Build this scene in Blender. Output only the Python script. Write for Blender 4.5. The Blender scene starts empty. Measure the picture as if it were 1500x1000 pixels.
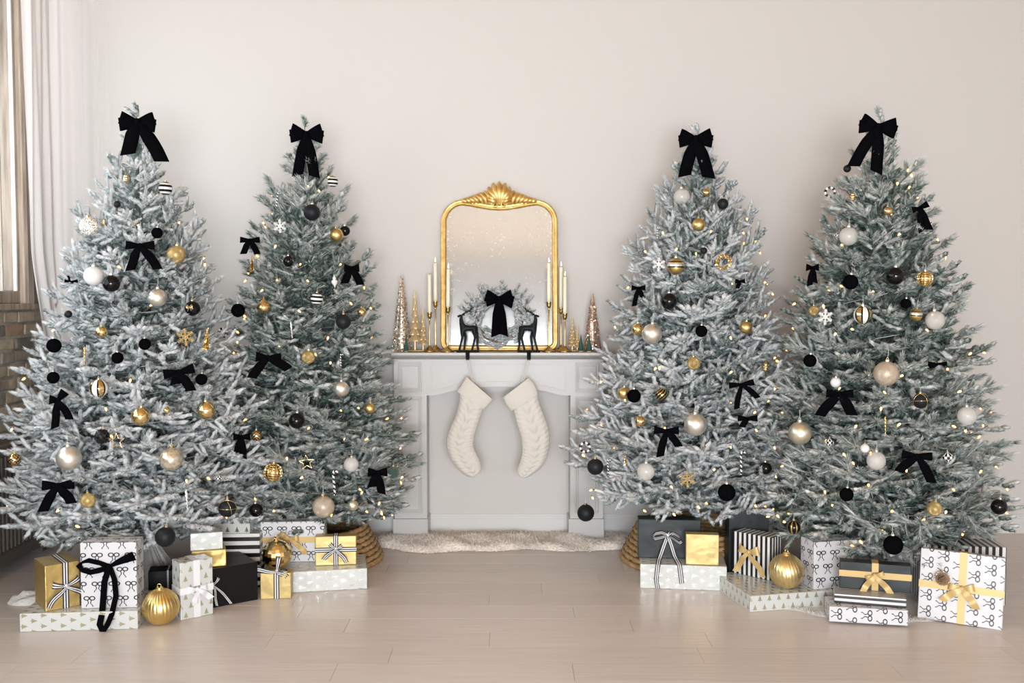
import bpy, math, random
import numpy as np
from mathutils import Vector, Matrix, Euler

random.seed(7)
RNG = np.random.default_rng(11)
PI = math.pi
scene = bpy.context.scene
COL = scene.collection

# ------------------------------------------------------------------ camera
F = 1458.0                       # focal length in pixels of the 1500 px wide frame (35 mm lens)
CAMH = 1.42
PITCH = math.atan(70.0 / F)
cam_data = bpy.data.cameras.new('camera')
cam_data.sensor_width = 36.0
cam_data.lens = 36.0 * F / 1500.0
cam_data.clip_start = 0.05
cam = bpy.data.objects.new('camera', cam_data)
COL.objects.link(cam)
cam.location = (0, 0, CAMH)
cam.rotation_euler = (PI / 2 - PITCH, 0, 0)
scene.camera = cam

# ------------------------------------------------------------------ world, lights, exposure
world = bpy.data.worlds.new('World')
scene.world = world
world.use_nodes = True
wb = world.node_tree.nodes['Background']
wb.inputs[0].default_value = (0.86, 0.93, 1.0, 1)
wb.inputs[1].default_value = 1.6

def area(name, loc, rot, sx, sy, power, color):
    d = bpy.data.lights.new(name, 'AREA')
    d.shape = 'RECTANGLE'; d.size = sx; d.size_y = sy
    d.energy = power; d.color = color
    o = bpy.data.objects.new(name, d); COL.objects.link(o)
    o.location = loc; o.rotation_euler = rot
    return o

# added soft frontal fill behind the camera, then daylight from the left wall
area('added_rear_fill', (-1.95, -2.62, 1.15), (math.radians(90), 0, 0), 1.3, 1.6, 18, (0.935, 0.97, 1.0))
area('added_rear_fill', (0.1, -2.62, 1.15), (math.radians(90), 0, 0), 2.4, 1.6, 385, (0.935, 0.97, 1.0))
area('added_rear_fill', (2.8, -2.62, 1.15), (math.radians(90), 0, 0), 2.6, 1.6, 34, (0.935, 0.97, 1.0))
area('side_daylight_standin', (-2.78, 1.85, 1.95), (math.radians(90), 0, math.radians(-90)), 4.2, 1.85, 26, (0.94, 0.975, 1.0))  # added lamp standing in for daylight from unseen side windows
area('daylight_near_window', (-3.35, 4.72, 2.1), (math.radians(90), 0, math.radians(-90)), 1.5, 1.4, 26, (0.94, 0.975, 1.0))
scene.cycles.max_bounces = 14
scene.cycles.diffuse_bounces = 6
vs = scene.view_settings
scene.display_settings.display_device = 'sRGB'
vs.view_transform = 'Standard'
vs.look = 'None'
vs.gamma = 1.0
vs.use_curve_mapping = False
vs.exposure = 0.11

# ------------------------------------------------------------------ helpers: pixels to places
CP, SP = math.cos(PITCH), math.sin(PITCH)
CAM = np.array([0, 0, CAMH])

def ray(px, py):
    a, b = (px - 750.0) / F, (500.0 - py) / F
    return np.array([a, CP + b * SP, -SP + b * CP])

def on_z(px, py, z=0.0):
    r = ray(px, py)
    return CAM + r * ((z - CAMH) / r[2])

def on_y(px, py, y):
    r = ray(px, py)
    return CAM + r * (y / r[1])

def fwd(p):
    return p[1] * CP - (p[2] - CAMH) * SP

def project(p):
    d = fwd(p)
    up = p[1] * SP + (p[2] - CAMH) * CP
    return 750 + F * p[0] / d, 500 - F * up / d, d

# ------------------------------------------------------------------ materials
def principled(name, color=(0.8, 0.8, 0.8), rough=0.5, metal=0.0, **kw):
    m = bpy.data.materials.new(name)
    m.use_nodes = True
    b = m.node_tree.nodes['Principled BSDF']
    b.inputs['Base Color'].default_value = (*color, 1)
    b.inputs['Roughness'].default_value = rough
    b.inputs['Metallic'].default_value = metal
    for k, v in kw.items():
        b.inputs[k.replace('_', ' ')].default_value = v
    return m

def nodes_of(m):
    nt = m.node_tree
    return nt, nt.nodes, nt.links, nt.nodes['Principled BSDF']

def add_bump(m, scale, strength, dist=0.01, kind='NOISE', detail=3.0, coord='Object', stretch=(1, 1, 1)):
    nt, N, L, b = nodes_of(m)
    tc = N.new('ShaderNodeTexCoord')
    mp = N.new('ShaderNodeMapping'); mp.inputs['Scale'].default_value = stretch
    L.new(tc.outputs[coord], mp.inputs[0])
    if kind == 'NOISE':
        t = N.new('ShaderNodeTexNoise'); t.inputs['Scale'].default_value = scale; t.inputs['Detail'].default_value = detail
        out = t.outputs[0]
    elif kind == 'VORONOI':
        t = N.new('ShaderNodeTexVoronoi'); t.inputs['Scale'].default_value = scale
        out = t.outputs[0]
    L.new(mp.outputs[0], t.inputs[0])
    bp = N.new('ShaderNodeBump'); bp.inputs['Strength'].default_value = strength; bp.inputs['Distance'].default_value = dist
    L.new(out, bp.inputs['Height']); L.new(bp.outputs[0], b.inputs['Normal'])
    return out

def color_noise(m, c1, c2, scale, coord='Object', stretch=(1, 1, 1), detail=4.0, lo=0.35, hi=0.65, kind='NOISE'):
    nt, N, L, b = nodes_of(m)
    tc = N.new('ShaderNodeTexCoord')
    mp = N.new('ShaderNodeMapping'); mp.inputs['Scale'].default_value = stretch
    L.new(tc.outputs[coord], mp.inputs[0])
    if kind == 'NOISE':
        t = N.new('ShaderNodeTexNoise'); t.inputs['Scale'].default_value = scale; t.inputs['Detail'].default_value = detail
    else:
        t = N.new('ShaderNodeTexVoronoi'); t.inputs['Scale'].default_value = scale
    L.new(mp.outputs[0], t.inputs[0])
    r = N.new('ShaderNodeValToRGB')
    r.color_ramp.elements[0].position = lo; r.color_ramp.elements[0].color = (*c1, 1)
    r.color_ramp.elements[1].position = hi; r.color_ramp.elements[1].color = (*c2, 1)
    L.new(t.outputs[0], r.inputs[0]); L.new(r.outputs[0], b.inputs['Base Color'])
    return r

def sparkle(m, scale, c_lo, c_hi):
    """glitter: tiny facets with their own tilt and tone"""
    nt, N, L, b = nodes_of(m)
    tc = N.new('ShaderNodeTexCoord')
    v = N.new('ShaderNodeTexVoronoi'); v.inputs['Scale'].default_value = scale
    L.new(tc.outputs['Object'], v.inputs[0])
    r = N.new('ShaderNodeValToRGB')
    r.color_ramp.elements[0].position = 0.15; r.color_ramp.elements[0].color = (*c_lo, 1)
    r.color_ramp.elements[1].position = 0.85; r.color_ramp.elements[1].color = (*c_hi, 1)
    sep = N.new('ShaderNodeSeparateColor')
    L.new(v.outputs['Color'], sep.inputs[0]); L.new(sep.outputs[0], r.inputs[0]); L.new(r.outputs[0], b.inputs['Base Color'])
    bp = N.new('ShaderNodeBump'); bp.inputs['Strength'].default_value = 0.5; bp.inputs['Distance'].default_value = 0.02
    L.new(sep.outputs[1], bp.inputs['Height']); L.new(bp.outputs[0], b.inputs['Normal'])

class Calc:
    """math nodes written as expressions"""
    def __init__(self, m):
        self.nt, self.N, self.L, self.b = nodes_of(m)
    def op(self, o, *a):
        n = self.N.new('ShaderNodeMath'); n.operation = o
        for i, x in enumerate(a):
            if isinstance(x, (int, float)): n.inputs[i].default_value = x
            else: self.L.new(x, n.inputs[i])
        return n.outputs[0]
    def add(self, a, b): return self.op('ADD', a, b)
    def sub(self, a, b): return self.op('SUBTRACT', a, b)
    def mul(self, a, b): return self.op('MULTIPLY', a, b)
    def div(self, a, b): return self.op('DIVIDE', a, b)
    def lt(self, a, b): return self.op('LESS_THAN', a, b)
    def gt(self, a, b): return self.op('GREATER_THAN', a, b)
    def ab(self, a): return self.op('ABSOLUTE', a)
    def mx(self, a, b): return self.op('MAXIMUM', a, b)
    def fr(self, a): return self.op('FRACT', a)
    def uv(self):
        u = self.N.new('ShaderNodeUVMap'); s = self.N.new('ShaderNodeSeparateXYZ')
        self.L.new(u.outputs[0], s.inputs[0]); return s.outputs[0], s.outputs[1]
    def mix(self, fac, c1, c2):
        x = self.N.new('ShaderNodeMix'); x.data_type = 'RGBA'
        self.L.new(fac, x.inputs[0]); x.inputs[6].default_value = (*c1, 1); x.inputs[7].default_value = (*c2, 1)
        return x.outputs[2]

def crumple(m, strength=0.25):
    nt, N, L, b = nodes_of(m)
    tc = N.new('ShaderNodeTexCoord')
    t = N.new('ShaderNodeTexNoise'); t.inputs['Scale'].default_value = 11; t.inputs['Detail'].default_value = 2
    L.new(tc.outputs['Object'], t.inputs[0])
    bp = N.new('ShaderNodeBump'); bp.inputs['Strength'].default_value = strength; bp.inputs['Distance'].default_value = 0.02
    L.new(t.outputs[0], bp.inputs['Height']); L.new(bp.outputs[0], b.inputs['Normal'])

def bow_paper(name, sideways=False, pu=0.070, pv=0.062):
    m = principled(name, (0.58, 0.58, 0.605), 0.45)
    c = Calc(m); u, v = c.uv()
    if sideways: u, v = c.mul(v, -1.0), u
    vr = c.div(v, pv); row = c.op('FLOOR', vr)
    par = c.op('FLOORED_MODULO', row, 2.0)
    x = c.ab(c.mul(c.sub(c.fr(c.add(c.div(u, pu), c.mul(par, 0.5))), 0.5), pu))
    y = c.mul(c.sub(c.fr(vr), 0.5), pv)
    ex = c.div(c.sub(x, 0.0118), 0.0105); ey = c.div(c.sub(y, 0.0125), 0.0078)
    e = c.op('SQRT', c.add(c.mul(ex, ex), c.mul(ey, ey)))
    ring = c.lt(c.ab(c.sub(e, 1.0)), 0.27)
    s = c.sub(0.010, y)
    xc = c.add(c.add(c.mul(s, 0.27), 0.0025), c.mul(c.op('SINE', c.mul(s, 260.0)), 0.0026))
    tail = c.mul(c.lt(c.ab(c.sub(x, xc)), 0.0021), c.mul(c.gt(s, 0.0), c.lt(s, 0.034)))
    f = c.mx(ring, tail)
    c.L.new(c.mix(f, (0.58, 0.58, 0.605), (0.015, 0.015, 0.025)), c.b.inputs['Base Color'])
    crumple(m, 0.15)
    return m

def tree_paper(name, sideways=False, pu=0.046, pv=0.040, base=(0.53, 0.55, 0.54), ink=(0.46, 0.425, 0.30)):
    m = principled(name, base, 0.16)
    c = Calc(m); u, v = c.uv()
    if sideways: u, v = c.mul(v, -1.0), u
    vr = c.div(v, pv); par = c.op('FLOORED_MODULO', c.op('FLOOR', vr), 2.0)
    x = c.ab(c.mul(c.sub(c.fr(c.add(c.div(u, pu), c.mul(par, 0.5))), 0.5), pu))
    y = c.mul(c.sub(c.fr(vr), 0.5), pv)
    s = c.sub(0.014, y)
    hw = c.mul(c.mul(s, 0.42), c.add(0.72, c.mul(c.fr(c.div(s, 0.0085)), 0.38)))
    tri = c.mul(c.lt(x, hw), c.mul(c.gt(s, 0.0), c.lt(s, 0.0255)))
    trunk = c.mul(c.lt(x, 0.0014), c.mul(c.gt(s, 0.025), c.lt(s, 0.030)))
    f = c.mx(tri, trunk)
    c.L.new(c.mix(f, base, ink), c.b.inputs['Base Color'])
    c.L.new(c.mul(f, 0.5), c.b.inputs['Metallic'])
    crumple(m, 0.18)
    return m

def stripe_paper(name, axis, pitch, phase=0.0):
    m = principled(name, (0.8, 0.8, 0.8), 0.3)
    c = Calc(m); u, v = c.uv()
    a = u if axis == 'u' else v
    f = c.lt(c.fr(c.add(c.div(a, pitch), phase)), 0.5)
    c.L.new(c.mix(f, (0.64, 0.635, 0.635), (0.006, 0.006, 0.008)), c.b.inputs['Base Color'])
    crumple(m, 0.1)
    return m

MT = {}
MT['wall'] = principled('wall_paint', (0.585, 0.568, 0.553), 0.75)
add_bump(MT['wall'], 220, 0.06, 0.002)
MT['trim'] = principled('white_trim_paint', (0.60, 0.595, 0.59), 0.45)
MT['mantel'] = principled('white_mantel_paint', (0.47, 0.463, 0.455), 0.4)
MT['ceiling'] = principled('ceiling_wood', (0.46, 0.29, 0.14), 0.7)
MT['mortar'] = principled('mortar', (0.25, 0.235, 0.205), 0.95)
color_noise(MT['mortar'], (0.16, 0.15, 0.13), (0.33, 0.31, 0.27), 9)
add_bump(MT['mortar'], 60, 0.6, 0.01)
BRICKS = []
for i, (a, b_) in enumerate([((0.31, 0.26, 0.19), (0.44, 0.37, 0.28)), ((0.26, 0.22, 0.165), (0.37, 0.31, 0.235)), ((0.19, 0.17, 0.14), (0.28, 0.245, 0.20)),
                             ((0.29, 0.17, 0.115), (0.36, 0.25, 0.17)), ((0.11, 0.10, 0.09), (0.18, 0.16, 0.14))]):
    m = principled('old_brick', (0.3, 0.25, 0.2), 0.9)
    color_noise(m, a, b_, 14); add_bump(m, 45, 0.7, 0.008)
    BRICKS.append(m)
MT['old_wood'] = principled('weathered_window_wood', (0.30, 0.24, 0.19), 0.6)
color_noise(MT['old_wood'], (0.21, 0.165, 0.13), (0.38, 0.31, 0.25), 6, stretch=(6, 6, 0.5))
MT['pale_wood'] = principled('pale_window_wood', (0.52, 0.43, 0.34), 0.6)
color_noise(MT['pale_wood'], (0.42, 0.34, 0.27), (0.60, 0.51, 0.42), 6, stretch=(6, 6, 0.5))
MT['white_bead'] = principled('white_window_bead', (0.86, 0.86, 0.86), 0.4)
MT['outside_jamb'] = principled('pale_stone_jamb', (0.7, 0.62, 0.54), 0.9)
color_noise(MT['outside_jamb'], (0.50, 0.42, 0.34), (0.74, 0.68, 0.62), 5, stretch=(5, 5, 0.25))
MT['glass'] = bpy.data.materials.new('window_glass'); MT['glass'].use_nodes = True
_nt = MT['glass'].node_tree; _nt.nodes.clear()
_o = _nt.nodes.new('ShaderNodeOutputMaterial'); _tr = _nt.nodes.new('ShaderNodeBsdfTransparent'); _g = _nt.nodes.new('ShaderNodeBsdfGlossy')
_m = _nt.nodes.new('ShaderNodeMixShader'); _fz = _nt.nodes.new('ShaderNodeFresnel'); _fz.inputs[0].default_value = 1.06
_g.inputs['Roughness'].default_value = 0.02; _tr.inputs[0].default_value = (0.96, 0.97, 0.97, 1)
_nt.links.new(_fz.outputs[0], _m.inputs[0]); _nt.links.new(_tr.outputs[0], _m.inputs[1]); _nt.links.new(_g.outputs[0], _m.inputs[2]); _nt.links.new(_m.outputs[0], _o.inputs[0])
MT['radiator'] = principled('dark_radiator_enamel', (0.085, 0.072, 0.062), 0.5)
MT['curtain'] = bpy.data.materials.new('sheer_white_voile')
MT['curtain'].use_nodes = True
nt = MT['curtain'].node_tree; nt.nodes.clear()
_o = nt.nodes.new('ShaderNodeOutputMaterial'); _d = nt.nodes.new('ShaderNodeBsdfDiffuse'); _t = nt.nodes.new('ShaderNodeBsdfTranslucent')
_tr = nt.nodes.new('ShaderNodeBsdfTransparent'); _m1 = nt.nodes.new('ShaderNodeMixShader'); _m2 = nt.nodes.new('ShaderNodeMixShader')
_d.inputs[0].default_value = (0.95, 0.945, 0.955, 1); _t.inputs[0].default_value = (0.9, 0.89, 0.9, 1)
_m1.inputs[0].default_value = 0.18; _m2.inputs[0].default_value = 0.05
_a = nt.nodes.new('ShaderNodeAttribute'); _a.attribute_name = 'layers'
_mm = nt.nodes.new('ShaderNodeMath'); _mm.operation = 'MULTIPLY_ADD'; _mm.inputs[1].default_value = 0.86; _mm.inputs[2].default_value = 0.05
nt.links.new(_a.outputs['Fac'], _mm.inputs[0]); nt.links.new(_mm.outputs[0], _m2.inputs[0])
nt.links.new(_d.outputs[0], _m1.inputs[1]); nt.links.new(_t.outputs[0], _m1.inputs[2])
nt.links.new(_m1.outputs[0], _m2.inputs[1]); nt.links.new(_tr.outputs[0], _m2.inputs[2]); nt.links.new(_m2.outputs[0], _o.inputs[0])

PLANKS = []
for i, (a, b_) in enumerate([((0.60, 0.545, 0.515), (0.67, 0.615, 0.585)), ((0.575, 0.52, 0.49), (0.645, 0.588, 0.56)), ((0.615, 0.56, 0.53), (0.685, 0.63, 0.60)), ((0.585, 0.53, 0.50), (0.67, 0.61, 0.58))]):
    m = principled('greige_floor_board', a, 0.33)
    color_noise(m, a, b_, 5, stretch=(0.7, 12, 1), detail=6, lo=0.3, hi=0.7)
    PLANKS.append(m)
MT['floor_gap'] = principled('floor_joint', (0.33, 0.28, 0.24), 0.8)

def foliage(name, green, white, dim):
    m = bpy.data.materials.new(name); m.use_nodes = True
    nt = m.node_tree; nt.nodes.clear(); N, L = nt.nodes, nt.links
    o = N.new('ShaderNodeOutputMaterial'); d = N.new('ShaderNodeBsdfDiffuse'); t = N.new('ShaderNodeBsdfTranslucent'); mx = N.new('ShaderNodeMixShader')
    at = N.new('ShaderNodeAttribute'); at.attribute_name = 'flock'
    r = N.new('ShaderNodeValToRGB')
    e = r.color_ramp.elements
    e[0].position = 0.0; e[0].color = (*green, 1)
    e[1].position = 1.0; e[1].color = (*white, 1)
    k = r.color_ramp.elements.new(0.5); k.color = (*dim, 1)
    L.new(at.outputs['Fac'], r.inputs[0]); L.new(r.outputs[0], d.inputs[0]); L.new(r.outputs[0], t.inputs[0])
    mx.inputs[0].default_value = 0.36
    L.new(d.outputs[0], mx.inputs[1]); L.new(t.outputs[0], mx.inputs[2]); L.new(mx.outputs[0], o.inputs[0])
    return m
MT['fir'] = foliage('flocked_fir_needles', (0.15, 0.205, 0.19), (0.95, 0.95, 0.97), (0.67, 0.71, 0.725))
MT['pine'] = foliage('frosted_pine_needles', (0.055, 0.105, 0.085), (0.95, 0.95, 0.96), (0.49, 0.545, 0.525))
MT['trunk'] = principled('green_wrapped_pole', (0.10, 0.13, 0.115), 0.9)
MT['bark'] = principled('brown_bark', (0.16, 0.115, 0.08), 0.9)

MT['velvet'] = principled('black_velvet', (0.003, 0.003, 0.004), 0.9, Specular_IOR_Level=0.0)
MT['black_matte'] = principled('matte_black', (0.010, 0.011, 0.014), 0.5, Specular_IOR_Level=0.22)
MT['black_gloss'] = principled('glossy_black', (0.002, 0.002, 0.003), 0.07, Specular_IOR_Level=0.34)
MT['gold_gloss'] = principled('shiny_gold', (0.82, 0.64, 0.32), 0.12, 1.0)
MT['gold_matte'] = principled('satin_gold', (0.72, 0.54, 0.22), 0.36, 1.0)
MT['gold_glitter'] = principled('glitter_gold', (0.75, 0.55, 0.2), 0.4, 0.9)
sparkle(MT['gold_glitter'], 55, (0.40, 0.27, 0.08), (0.92, 0.72, 0.36))
MT['champagne_glitter'] = principled('glitter_champagne', (0.75, 0.62, 0.5), 0.45, 0.7)
sparkle(MT['champagne_glitter'], 60, (0.48, 0.37, 0.28), (0.84, 0.74, 0.62))
MT['champagne'] = principled('satin_champagne', (0.78, 0.74, 0.60), 0.35, 0.9)
MT['silver'] = principled('satin_silver', (0.80, 0.78, 0.72), 0.36, 0.9)
MT['pearl'] = principled('pearl_white', (0.70, 0.695, 0.69), 0.3)
MT['clear'] = principled('frosted_clear_glass', (0.70, 0.68, 0.65), 0.10, Alpha=0.5)
MT['clear_gold'] = principled('antique_glass_gold', (0.72, 0.65, 0.48), 0.18, 0.7)
color_noise(MT['clear_gold'], (0.46, 0.41, 0.29), (0.84, 0.78, 0.64), 3, detail=5)
MT['white_paint'] = principled('white_lacquer', (0.72, 0.72, 0.72), 0.4)
MT['leopard'] = principled('leopard_spots', (0.8, 0.75, 0.7), 0.3)
color_noise(MT['leopard'], (0.07, 0.045, 0.025), (0.86, 0.82, 0.76), 6.5, lo=0.36, hi=0.42, kind='VORONOI')
MT['rose'] = principled('hammered_rose_gold', (0.80, 0.62, 0.48), 0.22, 1.0)
add_bump(MT['rose'], 5, 0.8, 0.15, 'VORONOI')
MT['green_velvet'] = principled('dark_green_velvet', (0.03, 0.07, 0.055), 0.9, Sheen_Weight=0.3)
MT['wire'] = principled('pale_light_cable', (0.66, 0.68, 0.64), 0.6)
MT['bulb'] = bpy.data.materials.new('warm_bulb_glass'); MT['bulb'].use_nodes = True
_b = MT['bulb'].node_tree.nodes['Principled BSDF']
_b.inputs['Base Color'].default_value = (1.0, 0.75, 0.42, 1)
_b.inputs['Emission Color'].default_value = (1.0, 0.46, 0.13, 1); _b.inputs['Emission Strength'].default_value = 3.2
MT['bulb_socket'] = principled('green_socket', (0.05, 0.09, 0.06), 0.6)
MT['seagrass'] = principled('woven_seagrass', (0.40, 0.25, 0.11), 0.8)
color_noise(MT['seagrass'], (0.30, 0.175, 0.07), (0.50, 0.33, 0.16), 40)
MT['thread'] = principled('black_thread', (0.02, 0.018, 0.015), 0.9)
MT['fur'] = principled('cream_faux_fur', (0.80, 0.745, 0.69), 0.95)
MT['skirt'] = principled('white_plush', (0.68, 0.67, 0.65), 0.95)
add_bump(MT['skirt'], 90, 0.5, 0.01)
MT['knit'] = principled('cream_cable_knit', (0.62, 0.59, 0.545), 0.95)
add_bump(MT['knit'], 260, 0.5, 0.004)
MT['brass'] = principled('aged_brass', (0.56, 0.41, 0.17), 0.28, 1.0)
MT['iron'] = principled('black_cast_iron', (0.010, 0.012, 0.013), 0.45, Specular_IOR_Level=0.15)
MT['wax'] = principled('ivory_wax', (0.82, 0.79, 0.64), 0.45, Subsurface_Weight=0.2)
MT['flame'] = bpy.data.materials.new('candle_flame'); MT['flame'].use_nodes = True
_b = MT['flame'].node_tree.nodes['Principled BSDF']
_b.inputs['Base Color'].default_value = (1, 0.8, 0.5, 1); _b.inputs['Emission Color'].default_value = (1.0, 0.66, 0.30, 1); _b.inputs['Emission Strength'].default_value = 3.5
MT['gilt'] = principled('carved_gilt', (0.80, 0.53, 0.19), 0.38, 0.75)
color_noise(MT['gilt'], (0.62, 0.37, 0.10), (0.86, 0.60, 0.24), 30)
MT['mirror'] = principled('antique_mirror', (0.56, 0.595, 0.63), 0.13, 0.6)
c_ = Calc(MT['mirror'])
_tc = c_.N.new('ShaderNodeTexCoord')
_n = c_.N.new('ShaderNodeTexNoise'); _n.inputs['Scale'].default_value = 70; _n.inputs['Detail'].default_value = 3
_n2 = c_.N.new('ShaderNodeTexNoise'); _n2.inputs['Scale'].default_value = 3.2; _n2.inputs['Detail'].default_value = 4
c_.L.new(_tc.outputs['Object'], _n.inputs[0]); c_.L.new(_tc.outputs['Object'], _n2.inputs[0])
_sx = c_.N.new('ShaderNodeSeparateXYZ'); c_.L.new(_tc.outputs['Object'], _sx.inputs[0])
_edge = c_.op('MULTIPLY', c_.op('POWER', c_.div(c_.ab(_sx.outputs[0]), 0.325), 9.0), 0.30)
_mid = c_.op('MULTIPLY', c_.op('POWER', 2.718, c_.mul(c_.add(c_.op('POWER', c_.div(_sx.outputs[0], 0.13), 2.0), c_.op('POWER', c_.div(c_.sub(_sx.outputs[2], 0.62), 0.13), 2.0)), -1.0)), 0.10)
_f = c_.mul(c_.gt(c_.add(_n.outputs[0], c_.add(c_.mul(_n2.outputs[0], 0.5), c_.add(_edge, _mid))), 0.98), 0.7)
c_.L.new(c_.mix(_f, (0.56, 0.595, 0.63), (0.68, 0.675, 0.67)), c_.b.inputs['Base Color'])
c_.L.new(c_.sub(0.6, c_.mul(_f, 0.5)), c_.b.inputs['Metallic'])
MT['sequin_pale'] = principled('champagne_sequin', (0.80, 0.72, 0.63), 0.22, 0.8)
MT['sequin_rose'] = principled('rose_sequin', (0.74, 0.58, 0.48), 0.22, 0.75)
MT['sequin_dark'] = principled('sparkle_dark_sequin', (0.30, 0.21, 0.16), 0.3, 0.7)  # darker flake colour that paints in the contrast of sparkling sequins
MT['gold_resin'] = principled('pale_gold_resin', (0.66, 0.52, 0.30), 0.45, 0.6)
MT['brush_green'] = principled('dark_bottle_brush', (0.03, 0.095, 0.075), 0.8)
MT['birch'] = principled('small_wood_base', (0.55, 0.40, 0.25), 0.8)

MT['bow_paper'] = bow_paper('white_paper_black_bow_print')
MT['bow_paper_side'] = bow_paper('white_paper_black_bow_print_turned', True)
MT['tree_paper'] = tree_paper('pearl_paper_gold_tree_print')
MT['tree_paper_side'] = tree_paper('pearl_paper_gold_tree_print_turned', True)
MT['tree_paper_green'] = tree_paper('pearl_paper_green_gold_tree_print', ink=(0.20, 0.22, 0.15))
MT['plain_pearl'] = tree_paper('pearl_paper_faint_print', True, ink=(0.52, 0.53, 0.48))
MT['stripe_h'] = stripe_paper('black_white_striped_paper_level', 'v', 0.0392, 0.2)
MT['stripe_v'] = stripe_paper('black_white_striped_paper_upright', 'u', 0.0250)
MT['stripe_thin'] = stripe_paper('black_white_striped_paper_low', 'v', 0.0230, 0.05)
MT['stripe_wide'] = stripe_paper('black_white_striped_paper_wide', 'u', 0.0300)
MT['gold_paper'] = principled('gold_foil_paper', (0.56, 0.41, 0.155), 0.36, 0.75); crumple(MT['gold_paper'], 0.5)
MT['gold_paper_pale'] = principled('pale_gold_foil_paper', (0.50, 0.385, 0.165), 0.46, 0.6); crumple(MT['gold_paper_pale'], 0.35)
MT['black_paper'] = principled('black_wrapping_paper', (0.005, 0.005, 0.0055), 0.42, Specular_IOR_Level=0.2); crumple(MT['black_paper'], 0.2)
MT['charcoal_paper'] = principled('charcoal_wrapping_paper', (0.016, 0.021, 0.023), 0.40, Specular_IOR_Level=0.3); crumple(MT['charcoal_paper'], 0.2)
MT['rib_black'] = principled('ribbon_black', (0.012, 0.012, 0.022), 0.6)
MT['rib_white'] = principled('ribbon_white', (0.68, 0.68, 0.69), 0.6)
MT['rib_gold'] = principled('ribbon_gold', (0.53, 0.375, 0.155), 0.45, 0.2)
MT['rib_cream'] = principled('ribbon_sheer_white', (0.70, 0.70, 0.725), 0.5)
STRIPED = [MT['rib_black'], MT['rib_white'], MT['rib_black'], MT['rib_white'], MT['rib_black']]

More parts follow.
